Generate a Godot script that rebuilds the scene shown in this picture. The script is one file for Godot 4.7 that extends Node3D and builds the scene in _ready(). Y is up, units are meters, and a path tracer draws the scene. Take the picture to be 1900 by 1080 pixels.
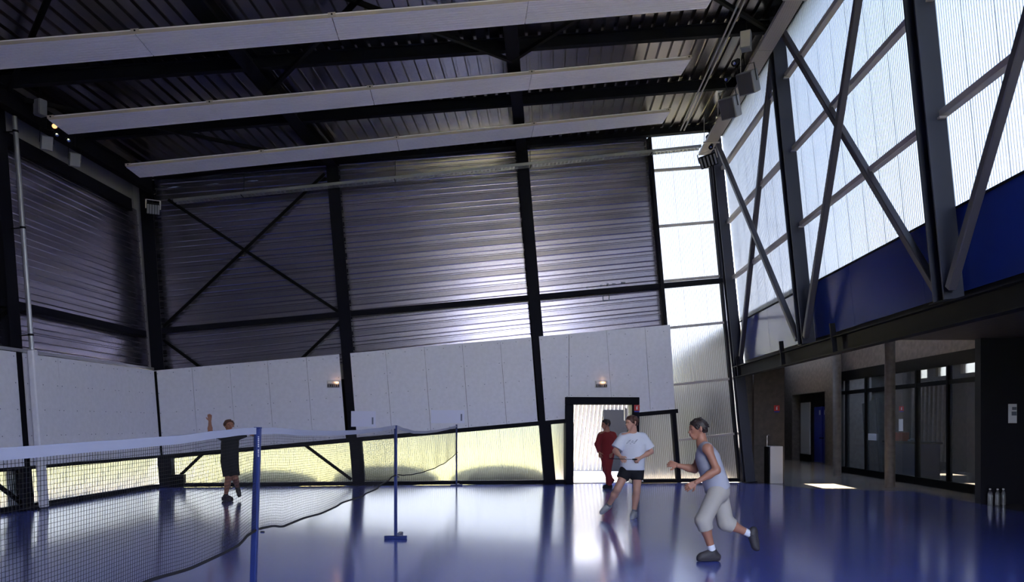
extends Node3D

# ------------------------------------------------------------------ geometry
class Geo:
	var v := PackedVector3Array()
	var n := PackedVector3Array()
	var t := PackedInt32Array()

	func quad(a: Vector3, b: Vector3, c: Vector3, d: Vector3) -> void:   # counter-clockwise seen from outside
		var k := (c - a).cross(d - b)
		var nn := k.normalized()
		var i := v.size()
		v.append(a); v.append(b); v.append(c); v.append(d)
		for j in 4:
			n.append(nn)
		t.append(i); t.append(i + 2); t.append(i + 1)
		t.append(i); t.append(i + 3); t.append(i + 2)

	func tri(a: Vector3, b: Vector3, c: Vector3) -> void:
		var nn := (b - a).cross(c - a).normalized()
		var i := v.size()
		v.append(a); v.append(b); v.append(c)
		for j in 3:
			n.append(nn)
		t.append(i); t.append(i + 2); t.append(i + 1)

	func box(c: Vector3, s: Vector3, basis := Basis(), bevel := 0.0) -> void:
		var h := s * 0.5
		if bevel <= 0.0:
			var p := []
			for i in 8:
				p.append(c + basis * Vector3(h.x * (1 if i & 1 else -1), h.y * (1 if i & 2 else -1), h.z * (1 if i & 4 else -1)))
			quad(p[4], p[5], p[7], p[6]); quad(p[1], p[0], p[2], p[3])
			quad(p[5], p[1], p[3], p[7]); quad(p[0], p[4], p[6], p[2])
			quad(p[6], p[7], p[3], p[2]); quad(p[0], p[1], p[5], p[4])
			return
		var b := minf(bevel, minf(h.x, minf(h.y, h.z)) * 0.9)
		# every corner has three points, one on each of its faces
		var f := {}
		for i in 8:
			var g := Vector3(1 if i & 1 else -1, 1 if i & 2 else -1, 1 if i & 4 else -1)
			for ax in 3:
				var q := Vector3(h.x - b, h.y - b, h.z - b)
				q[ax] = h[ax]
				f[i * 3 + ax] = c + basis * (q * g)
		var faces := [[4, 5, 7, 6, 2], [1, 0, 2, 3, 2], [5, 1, 3, 7, 0], [0, 4, 6, 2, 0], [6, 7, 3, 2, 1], [0, 1, 5, 4, 1]]
		for q in faces:
			quad(f[q[0] * 3 + q[4]], f[q[1] * 3 + q[4]], f[q[2] * 3 + q[4]], f[q[3] * 3 + q[4]])
		for ax in 3:
			var a1 := (ax + 1) % 3
			var a2 := (ax + 2) % 3
			for s1 in 2:
				for s2 in 2:
					var lo := (s1 << a1) | (s2 << a2)
					var hi := lo | (1 << ax)
					if s1 == s2:
						quad(f[lo * 3 + a1], f[lo * 3 + a2], f[hi * 3 + a2], f[hi * 3 + a1]) if s1 == 0 else quad(f[lo * 3 + a1], f[lo * 3 + a2], f[hi * 3 + a2], f[hi * 3 + a1])
						if (v[v.size() - 1] + v[v.size() - 3] - 2 * c).dot(n[n.size() - 1]) < 0:
							flip_last()
					else:
						quad(f[lo * 3 + a1], f[hi * 3 + a1], f[hi * 3 + a2], f[lo * 3 + a2])
						if (v[v.size() - 1] + v[v.size() - 3] - 2 * c).dot(n[n.size() - 1]) < 0:
							flip_last()
		for i in 8:
			var g2 := Vector3(1 if i & 1 else -1, 1 if i & 2 else -1, 1 if i & 4 else -1)
			if g2.x * g2.y * g2.z > 0:
				tri(f[i * 3], f[i * 3 + 1], f[i * 3 + 2])
			else:
				tri(f[i * 3], f[i * 3 + 2], f[i * 3 + 1])

	func flip_last() -> void:
		for j in range(n.size() - 4, n.size()):
			n[j] = -n[j]
		var e := t.size()
		var a := t[e - 5]
		t[e - 5] = t[e - 4]
		t[e - 4] = a
		a = t[e - 2]
		t[e - 2] = t[e - 1]
		t[e - 1] = a

	static func along(p: Vector3, q: Vector3, up := Vector3.UP) -> Basis:   # z runs from p to q
		var z := (q - p).normalized()
		if absf(z.dot(up)) > 0.99:
			up = Vector3.RIGHT
		var x := up.cross(z).normalized()
		return Basis(x, z.cross(x), z)

	func bar(p: Vector3, q: Vector3, w: float, h: float, up := Vector3.UP, bevel := 0.0) -> void:
		box((p + q) * 0.5, Vector3(w, h, p.distance_to(q)), along(p, q, up), bevel)

	func extrude(poly: PackedVector2Array, b: Basis, o: Vector3, length: float, caps := true) -> void:   # poly counter-clockwise in b's x and y, run along b's z
		var m := poly.size()
		for i in m:
			var p := poly[i]
			var q := poly[(i + 1) % m]
			var a := o + b * Vector3(p.x, p.y, 0)
			var c := o + b * Vector3(q.x, q.y, 0)
			quad(a, c, c + b.z * length, a + b.z * length)
		if caps:
			var f := Geometry2D.triangulate_polygon(poly)
			for i in range(0, f.size(), 3):
				var a2 := poly[f[i]]
				var b2 := poly[f[i + 1]]
				var c2 := poly[f[i + 2]]
				if (b2 - a2).cross(c2 - a2) < 0:
					var s := b2
					b2 = c2
					c2 = s
				var A := o + b * Vector3(a2.x, a2.y, 0)
				var B := o + b * Vector3(b2.x, b2.y, 0)
				var C := o + b * Vector3(c2.x, c2.y, 0)
				tri(A, C, B)
				tri(A + b.z * length, B + b.z * length, C + b.z * length)

	func tube(p: PackedVector3Array, r: float, sides := 8, caps := true) -> void:
		var base := v.size()
		var m := p.size()
		var up := Vector3.UP
		for i in m:
			var z := (p[mini(i + 1, m - 1)] - p[maxi(i - 1, 0)]).normalized()
			if absf(z.dot(up)) > 0.97:
				up = Vector3(0.6, 0.1, 0.8)
			var x := up.cross(z).normalized()
			var y := z.cross(x)
			for k in sides:
				var a := TAU * k / sides
				var d := x * cos(a) + y * sin(a)
				v.append(p[i] + d * r)
				n.append(d)
		for i in m - 1:
			for k in sides:
				var a3 := base + i * sides + k
				var b3 := base + i * sides + (k + 1) % sides
				t.append(a3); t.append(b3 + sides); t.append(b3)
				t.append(a3); t.append(a3 + sides); t.append(b3 + sides)
		if caps:
			for e in 2:
				var at: int = 0 if e == 0 else m - 1
				var nn := (p[0] - p[1]).normalized() if e == 0 else (p[m - 1] - p[m - 2]).normalized()
				var c := v.size()
				v.append(p[at]); n.append(nn)
				for k in sides:
					v.append(v[base + at * sides + k]); n.append(nn)
				for k in sides:
					var i1 := c + 1 + k
					var i2 := c + 1 + (k + 1) % sides
					if e == 0:
						t.append(c); t.append(i1); t.append(i2)
					else:
						t.append(c); t.append(i2); t.append(i1)

	func lathe(prof: PackedVector2Array, o: Vector3, b := Basis(), sides := 20) -> void:   # prof (radius, height) from bottom to top, turned round b's y
		for i in prof.size() - 1:
			var p := prof[i]
			var q := prof[i + 1]
			var nr := Vector2(q.y - p.y, p.x - q.x).normalized()
			var base := v.size()
			for k in sides + 1:
				var a := TAU * k / sides
				var d := Vector3(cos(a), 0, -sin(a))
				v.append(o + b * (d * p.x + Vector3(0, p.y, 0))); v.append(o + b * (d * q.x + Vector3(0, q.y, 0)))
				var nn := b * (d * nr.x + Vector3(0, nr.y, 0))
				n.append(nn); n.append(nn)
			for k in sides:
				var j := base + k * 2
				t.append(j); t.append(j + 3); t.append(j + 2)
				t.append(j); t.append(j + 1); t.append(j + 3)

	func mesh() -> ArrayMesh:
		var a := []
		a.resize(Mesh.ARRAY_MAX)
		a[Mesh.ARRAY_VERTEX] = v
		a[Mesh.ARRAY_NORMAL] = n
		a[Mesh.ARRAY_INDEX] = t
		var m := ArrayMesh.new()
		m.add_surface_from_arrays(Mesh.PRIMITIVE_TRIANGLES, a)
		return m


func I(w: float, h: float, tf := 0.02, tw := 0.014) -> PackedVector2Array:   # the section of an I beam, w across the flanges (x), h deep (y)
	var a := w / 2
	var b := h / 2
	return PackedVector2Array([Vector2(-a, -b), Vector2(a, -b), Vector2(a, -b + tf), Vector2(tw / 2, -b + tf), Vector2(tw / 2, b - tf), Vector2(a, b - tf), Vector2(a, b), Vector2(-a, b), Vector2(-a, b - tf), Vector2(-tw / 2, b - tf), Vector2(-tw / 2, -b + tf), Vector2(-a, -b + tf)])


# ------------------------------------------------------------------ nodes
var used := {}


func numbered(parent: Node, called: String) -> String:
	var key := "%d/%s" % [parent.get_instance_id(), called]
	var k: int = used.get(key, 0)
	used[key] = k + 1
	return called if k == 0 else "%s_%03d" % [called, k]


func thing(called: String, label: String, category: String, at := Transform3D(), group := "") -> Node3D:
	var o := Node3D.new()
	o.name = numbered(self, called)
	o.transform = at
	tag(o, label, category, group)
	add_child(o, true)
	return o


func tag(o: Node, label: String, category := "", group := "", kind := "") -> Node:
	if label: o.set_meta("label", label)
	if category: o.set_meta("category", category)
	if group: o.set_meta("group", group)
	if kind: o.set_meta("kind", kind)
	return o


func structure(called: String, label: String, at := Transform3D()) -> Node3D:
	var o := Node3D.new()
	o.name = numbered(self, called)
	o.transform = at
	tag(o, label, "", "", "structure")
	add_child(o, true)
	return o


func part(parent: Node, called: String, g: Geo, m: Material, label := "", at := Transform3D()) -> MeshInstance3D:
	return part_of(parent, called, g.mesh(), m, label, at)


func part_of(parent: Node, called: String, mesh: Mesh, m: Material, label := "", at := Transform3D()) -> MeshInstance3D:
	var o := MeshInstance3D.new()
	o.mesh = mesh
	o.material_override = m
	o.name = numbered(parent, called)
	o.transform = at
	if label: o.set_meta("label", label)
	parent.add_child(o, true)
	return o


# ------------------------------------------------------------------ materials
var M := {}


func mat(called: String, c: Color, rough: float, metal := 0.0, spec := 0.5) -> StandardMaterial3D:
	var m := StandardMaterial3D.new()
	m.resource_name = called
	m.albedo_color = c
	m.roughness = rough
	m.metallic = metal
	m.metallic_specular = spec
	M[called] = m
	return m


func noise(freq: float, lo: Color, hi: Color, seed_: int, oct := 4, size := 512, bump := false) -> NoiseTexture2D:
	var f := FastNoiseLite.new()
	f.noise_type = FastNoiseLite.TYPE_SIMPLEX_SMOOTH
	f.frequency = freq
	f.fractal_octaves = oct
	f.seed = seed_
	var t := NoiseTexture2D.new()
	t.width = size
	t.height = size
	t.seamless = true
	t.noise = f
	if bump:
		t.as_normal_map = true
		t.bump_strength = 2.0
	else:
		var g := Gradient.new()
		g.set_color(0, lo)
		g.set_color(1, hi)
		t.color_ramp = g
	return t


func grain(m: StandardMaterial3D, tex: Texture2D, scale: float) -> void:   # colour grain, laid in world space
	m.albedo_texture = tex
	m.uv1_triplanar = true
	m.uv1_world_triplanar = true
	m.uv1_scale = Vector3.ONE * scale


func materials() -> void:
	var steel := mat("dark_steel_paint", Color(0.085, 0.085, 0.115), 0.62)
	steel.metallic_specular = 0.18
	mat("black_paint", Color(0.06, 0.06, 0.07), 0.6, 0.0, 0.2)
	mat("anthracite", Color(0.13, 0.13, 0.16), 0.6, 0.0, 0.25)
	mat("lit_tube_steel", Color(0.25, 0.24, 0.28), 0.5, 0.0, 0.4)  # dark steel made lighter to show light falling on the tubes
	mat("lit_column_steel", Color(0.17, 0.18, 0.24), 0.5, 0.0, 0.4)  # the same dark steel, lightened where the glazing lights the columns
	mat("light_steel", Color(0.66, 0.63, 0.63), 0.5)
	mat("galvanised", Color(0.62, 0.62, 0.64), 0.38, 0.75)
	mat("cladding", Color(0.69, 0.67, 0.73), 0.25, 0.95)
	mat("deck", Color(0.58, 0.56, 0.57), 0.2, 0.97)
	var b := mat("white_board", Color(0.87, 0.86, 0.9), 0.5)
	grain(b, noise(0.02, Color(0.95, 0.95, 0.95), Color(1, 1, 1), 3), 0.7)
	mat("lavender", Color(0.85, 0.85, 0.93), 0.6)
	mat("tray_white", Color(0.9, 0.88, 0.92), 0.5)
	mat("tray_lip", Color(0.68, 0.63, 0.62), 0.5)
	var f := mat("blue_floor", Color(0.31, 0.37, 0.75), 0.17)
	grain(f, noise(0.012, Color(0.93, 0.93, 0.95), Color(1, 1, 1), 5, 5), 0.35)
	f.metallic_specular = 0.7
	f.clearcoat_enabled = true
	f.clearcoat = 0.6
	f.clearcoat_roughness = 0.12
	f.normal_enabled = true
	f.normal_texture = noise(0.006, Color.BLACK, Color.WHITE, 8, 2, 512, true)
	f.normal_scale = 0.05
	var lf := mat("concrete_floor", Color(0.46, 0.44, 0.43), 0.22)
	grain(lf, noise(0.02, Color(0.8, 0.8, 0.8), Color(1, 1, 1), 6), 0.5)
	mat("blue_panel", Color(0.12, 0.19, 0.5), 0.16, 0.0, 0.3)
	mat("blue_door", Color(0.1, 0.17, 0.6), 0.35)
	mat("blue_post", Color(0.15, 0.2, 0.42), 0.4)
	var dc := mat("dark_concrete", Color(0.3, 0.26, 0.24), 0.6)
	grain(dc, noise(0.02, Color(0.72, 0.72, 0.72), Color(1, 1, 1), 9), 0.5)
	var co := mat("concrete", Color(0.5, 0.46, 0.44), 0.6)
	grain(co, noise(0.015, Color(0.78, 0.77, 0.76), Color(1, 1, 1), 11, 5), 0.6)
	# multiwall polycarbonate: cloudy, light is bent and scattered on its way through
	var p := mat("polycarbonate", Color(0.395, 0.395, 0.395, 0.01), 0.3)
	p.transparency = BaseMaterial3D.TRANSPARENCY_ALPHA
	p.refraction_enabled = true
	p.refraction_scale = 0.03
	var rb := mat("polycarbonate_rib", Color(0.86, 0.88, 0.9), 0.5)
	rb.backlight_enabled = true
	rb.backlight = Color(0.95, 0.97, 1.0)
	var gl := mat("clear_glass", Color(0.9, 0.94, 0.95, 0.06), 0.03)
	gl.transparency = BaseMaterial3D.TRANSPARENCY_ALPHA
	mat("white_tape", Color(0.6, 0.6, 0.67), 0.8)
	mat("net_cord", Color(0.1, 0.08, 0.09), 0.8)
	mat("rubber", Color(0.08, 0.08, 0.09), 0.7)
	mat("white_paint", Color(0.8, 0.79, 0.8), 0.5)
	mat("grey_case", Color(0.42, 0.42, 0.46), 0.5)
	mat("speaker_cloth", Color(0.24, 0.23, 0.26), 0.8)
	mat("red_sign", Color(0.7, 0.08, 0.1), 0.5)
	mat("chrome", Color(0.85, 0.85, 0.86), 0.2, 1.0)
	mat("orange", Color(0.75, 0.36, 0.15), 0.6)
	mat("navy", Color(0.1, 0.12, 0.3), 0.5)
	mat("paper", Color(0.85, 0.86, 0.9), 0.8)
	mat("grey_print", Color(0.4, 0.42, 0.5), 0.8)
	var gr := mat("grass", Color(0.84, 0.81, 0.6), 0.95)
	grain(gr, noise(0.03, Color(0.7, 0.75, 0.6), Color(1, 1, 1), 14, 5), 0.4)
	mat("bush", Color(0.13, 0.19, 0.08), 0.95)
	mat("hazed_green", Color(0.68, 0.69, 0.58), 0.95)  # distance haze is mixed into this pale green
	mat("pale_concrete", Color(0.74, 0.7, 0.65), 0.85)
	mat("annexe_metal", Color(0.82, 0.8, 0.77), 0.22, 0.9)
	mat("dark_grey", Color(0.13, 0.135, 0.16), 0.6, 0.0, 0.2)
	mat("outside_wall", Color(0.55, 0.54, 0.56), 0.7)
	var w := mat("lamp_glow", Color(1, 0.8, 0.6), 0.4)
	w.emission_enabled = true
	w.emission = Color(1, 0.75, 0.5)
	w.emission_energy_multiplier = 0.9


# ------------------------------------------------------------------ frames of the walls
const SK := 0.1135                          # the end wall runs away to the right by this much
var TB: Transform3D                         # end wall: x along the wall, y up, z into the room
var TR: Transform3D                         # glazed wall: x towards the viewer (minus the distance), y up the lean, z into the room
var TL: Transform3D                         # left wall: x away from the viewer, y up the lean, z into the room
const H0 := 1.6


func deck_y(x: float) -> float:             # underside of the roof deck
	return 9.52 + 0.128 * (x - 2.88)


func _ready() -> void:
	# camera: a level shift lens
	var cam := Camera3D.new()
	cam.name = "camera"
	cam.projection = Camera3D.PROJECTION_FRUSTUM
	cam.near = 0.05
	cam.far = 400.0
	cam.size = 0.05 * 1080.0 / 1400.0
	cam.frustum_offset = Vector2(-65.0, 246.0) / 1400.0 * 0.05
	cam.position = Vector3(0, H0, 0)
	add_child(cam)
	cam.current = true
	# sky, sun, exposure
	var we := WorldEnvironment.new()
	we.name = "world_environment"
	var env := Environment.new()
	var sm := ProceduralSkyMaterial.new()
	sm.sky_top_color = Color(0.7, 0.8, 0.96)
	sm.sky_horizon_color = Color(0.95, 0.96, 1.0)
	sm.sky_curve = 0.2
	sm.ground_bottom_color = Color(0.5, 0.5, 0.4)
	sm.ground_horizon_color = Color(0.8, 0.82, 0.8)
	sm.sun_angle_max = 1.0
	var sky := Sky.new()
	sky.sky_material = sm
	env.background_mode = Environment.BG_SKY
	env.sky = sky
	env.background_energy_multiplier = 9.5
	env.tonemap_mode = Environment.TONE_MAPPER_LINEAR
	env.tonemap_exposure = 1.85
	env.sdfgi_enabled = true
	env.ssao_enabled = true
	env.ssil_enabled = true
	we.environment = env
	add_child(we)
	var sun := DirectionalLight3D.new()
	sun.name = "sun"
	sun.light_color = Color(1.0, 0.93, 0.82)
	sun.light_energy = 14.0
	sun.light_angular_distance = 0.5
	sun.shadow_enabled = true
	sun.look_at_from_position(Vector3(-0.06, 1.2, -1.0), Vector3.ZERO)
	add_child(sun)

	var al := atan(SK)
	TB = Transform3D(Basis(Vector3(cos(al), 0, -sin(al)), Vector3.UP, Vector3(sin(al), 0, cos(al))), Vector3(0, 0, -19.95))
	var ka := atan(0.1)
	TR = Transform3D(Basis(Vector3(0, 0, 1), Vector3(-sin(ka), cos(ka), 0), Vector3(-cos(ka), -sin(ka), 0)), Vector3(5.3, H0, 0))
	var kl := atan(0.075)
	TL = Transform3D(Basis(Vector3(0, 0, -1), Vector3(-sin(kl), cos(kl), 0), Vector3(cos(kl), sin(kl), 0)), Vector3(-9.71, H0, 0))
	materials()
	floors()
	roof()
	end_wall()
	left_wall()
	glazed_wall()
	lobby()
	outside()
	nets()
	equipment()
	lobby_things()
	people()


# ------------------------------------------------------------------ shell
func slab(poly: PackedVector2Array, y: float, thick: float) -> Geo:   # poly in (x, distance), counter-clockwise; top at y
	var g := Geo.new()
	g.extrude(poly, Basis(Vector3.RIGHT, Vector3.FORWARD, Vector3.UP), Vector3(0, y - thick, 0), thick)
	return g


func rect(x0: float, y0: float, x1: float, y1: float) -> PackedVector2Array:
	return PackedVector2Array([Vector2(x0, y0), Vector2(x1, y0), Vector2(x1, y1), Vector2(x0, y1)])


func one_box(lo: Vector3, hi: Vector3, bevel := 0.0) -> Geo:
	var g := Geo.new()
	g.box((lo + hi) * 0.5, hi - lo, Basis(), bevel)
	return g


func floors() -> void:
	var f := structure("floor", "glossy blue sports hall floor")
	part(f, "hall_floor", slab(PackedVector2Array([Vector2(-10.2, -2), Vector2(8.62, -2), Vector2(8.62, 17.8), Vector2(6.5, 18.45), Vector2(5.6, 20.6), Vector2(-10.2, 18.82)]), 0, 0.2), M.blue_floor)
	part(f, "lobby_floor", slab(PackedVector2Array([Vector2(8.62, -2), Vector2(13.9, -2), Vector2(13.9, 36), Vector2(5.6, 36), Vector2(5.6, 20.6), Vector2(6.5, 18.45), Vector2(8.62, 17.8)]), 0, 0.2), M.concrete_floor, "grey polished lobby floor")


func roof() -> void:
	var c := structure("ceiling", "ribbed bare metal roof deck over the hall")
	var rho := atan(0.128)
	var b := Basis(Vector3(cos(rho), sin(rho), 0), Vector3(-sin(rho), cos(rho), 0), Vector3(0, 0, 1))
	var pitch := 0.25
	var x := -10.5
	while x < 5.3:
		var poly := PackedVector2Array()
		for i in 4:
			var a := i * pitch
			poly.append_array([Vector2(a, 0), Vector2(a + 0.17, 0), Vector2(a + 0.186, 0.06), Vector2(a + 0.234, 0.06)])
		poly.append_array([Vector2(4 * pitch, 0), Vector2(4 * pitch, 0.085), Vector2(0, 0.085)])
		var g := Geo.new()
		var back: float = 19.95 + SK * x + 0.35
		g.extrude(poly, b, Vector3(x, deck_y(x), -back), back + 2.0)
		part(c, "deck_sheet", g, M.deck)
		x += 4 * pitch * cos(rho) - 0.002
	# rafters above the columns, purlins across them
	for r in [[-5.5, "dark steel rafter over the bay beside the left wall"], [-0.7, "dark steel rafter over the middle of the hall"]]:
		var t := thing("roof_rafter", r[1], "beam", Transform3D(Basis(), Vector3(r[0], deck_y(r[0]) - 0.02, 0)), "steel rafters under the deck")
		var g := Geo.new()
		g.extrude(I(0.26, 0.3), b, b * Vector3(0, -0.15, 0) + Vector3(0, 0, -(19.85 + SK * r[0])), 21.6 + SK * r[0])
		part(t, "beam", g, M.dark_steel_paint)
	var names := ["purlin nearest the net posts, over the foreground", "purlin second from the foreground", "purlin between the foreground ceiling panel and its neighbour", "purlin above the ceiling panel nearest the end wall", "purlin close to the end wall"]
	var k := 0
	for D in [6.6, 9.3, 12.0, 14.7, 17.2]:
		var p := Vector3(-9.85, deck_y(-9.85) - 0.125, -(D - SK * 9.85))
		var q := Vector3(4.62, deck_y(4.62) - 0.125, -(D + SK * 4.62))
		var t := thing("roof_purlin", "dark steel " + names[k], "beam", Transform3D(Basis(), p), "steel purlins under the deck")
		var g := Geo.new()
		g.extrude(I(0.13, 0.24), Geo.along(p, q), Vector3.ZERO, p.distance_to(q))
		part(t, "beam", g, M.dark_steel_paint)
		k += 1
	# diagonal bracing in the roof
	var rods := [[-0.7, 14.9, -5.5, 9.6, "from the middle rafter towards the left"], [-5.5, 14.9, -0.7, 9.6, "from the left rafter towards the middle"], [-0.7, 14.9, 4.5, 9.6, "from the middle rafter towards the glazed wall"], [4.5, 15.1, -0.7, 9.6, "from the glazed wall towards the middle"], [-9.7, 13.6, -5.5, 9.2, "from the left wall to the rafter"], [-5.5, 19.0, -9.7, 14.0, "in the far left corner of the roof"]]
	for r in rods:
		var p := Vector3(r[0], deck_y(r[0]) - 0.3, -r[1])
		var q := Vector3(r[2], deck_y(r[2]) - 0.3, -r[3])
		var g := Geo.new()
		g.bar(Vector3.ZERO, q - p, 0.07, 0.07)
		part(thing("roof_brace", "dark diagonal roof brace " + r[4], "brace", Transform3D(Basis(), p), "roof bracing"), "bar", g, M.black_paint)
	ceiling_panels()


func ceiling_panels() -> void:
	var xs := [-9.3, -6.43, -3.45, -0.3, 2.96]
	var T := Vector3(1, 0.147, -SK)
	var names := ["nearest the viewer, cut by the top of the picture", "between its two neighbours", "nearest the end wall"]
	for j in 3:
		var D: float = [12.52, 15.13, 17.73][j]
		var o := Vector3(0, 8.63, -D)
		var t := thing("ceiling_panel", "long white ribbed ceiling panel hung under the purlins, " + names[j], "ceiling panel", Transform3D(Basis(), o), "white ceiling panels")
		var z := T.normalized()
		var b := Basis(Vector3.UP.cross(z).normalized(), Vector3.ZERO, z)
		b.y = z.cross(b.x)
		var poly := PackedVector2Array()
		poly.append_array([Vector2(0.0, 0.075), Vector2(0.0, 0.008)])
		for i in 9:
			var a := 0.012 + i * 0.076
			poly.append_array([Vector2(a, 0), Vector2(a + 0.06, 0), Vector2(a + 0.064, 0.012), Vector2(a + 0.072, 0.012)])
		poly.append_array([Vector2(0.71, 0.0), Vector2(0.71, 0.075), Vector2(0.695, 0.075), Vector2(0.695, 0.03), Vector2(0.015, 0.03), Vector2(0.015, 0.075)])
		for i in 4:
			var p: Vector3 = T * xs[i]
			var g := Geo.new()
			g.extrude(poly, b, p, (T * (xs[i + 1] - xs[i])).length() - 0.012)
			var sec := part(t, "panel_section", g, M.tray_white)
			g = Geo.new()
			g.bar(p + b * Vector3(-0.003, 0.027, 0), p + T * (xs[i + 1] - xs[i]) + b * Vector3(-0.003, 0.027, 0), 0.006, 0.05, b.y)
			part(sec, "front_lip", g, M.tray_lip)
		for i in 5:
			var p: Vector3 = T * xs[i] + z * (0.05 if i == 0 else -0.05 if i == 4 else 0.0)
			var g := Geo.new()
			g.box(p + b * Vector3(-0.012, 0.05, 0), Vector3(0.012, 0.06, 0.12), b)
			var clip := part(t, "joint_clip", g, M.tray_lip)
			g = Geo.new()
			g.box(p + b * Vector3(-0.02, 0.05, 0), Vector3(0.012, 0.025, 0.025), b)
			part(clip, "bolt", g, M.black_paint)
			g = Geo.new()
			var h := p + b * Vector3(0.36, 0.03, 0)
			g.tube(PackedVector3Array([h, h + Vector3(0, 0.2, 0)]), 0.006, 5)
			part(t, "hanger_rod", g, M.black_paint)


# ------------------------------------------------------------------ end wall (local: s along, t up, o into the room)
func col2(t: float) -> float: return -4.87 - 0.083 * t
func col3(t: float) -> float: return 0.09 - 0.0865 * t
func mull(t: float) -> float: return 3.61 - 0.089 * t
func corner(t: float) -> float: return 5.55 - 0.0947 * t
func board_top(s: float) -> float: return 2.92 + 0.1015 * (s + 9.87)
func board_low(s: float) -> float: return 0.78 + 0.0888 * (s + 9.74)


func plate(poly: PackedVector2Array, o: float, thick: float) -> Geo:
	var g := Geo.new()
	g.extrude(poly, Basis(), Vector3(0, 0, o), thick)
	return g


func clad_profile(p: float, deep := 0.03) -> PackedVector2Array:
	# x runs away from the room, y up: three flats to a sheet, with pressed grooves between them
	var poly := PackedVector2Array([Vector2(0, 0), Vector2(deep, 0), Vector2(deep, p), Vector2(0.004, p)])
	for i in [2, 1]:
		var y: float = p * i / 3.0
		poly.append_array([Vector2(0.0, y + 0.018), Vector2(0.016, y), Vector2(0.0, y - 0.018)])
	poly.append_array([Vector2(0.0, 0.052), Vector2(-0.022, 0.03), Vector2(-0.022, 0.008), Vector2(0.0, 0.0)])
	poly.remove_at(poly.size() - 1)
	return poly


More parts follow.
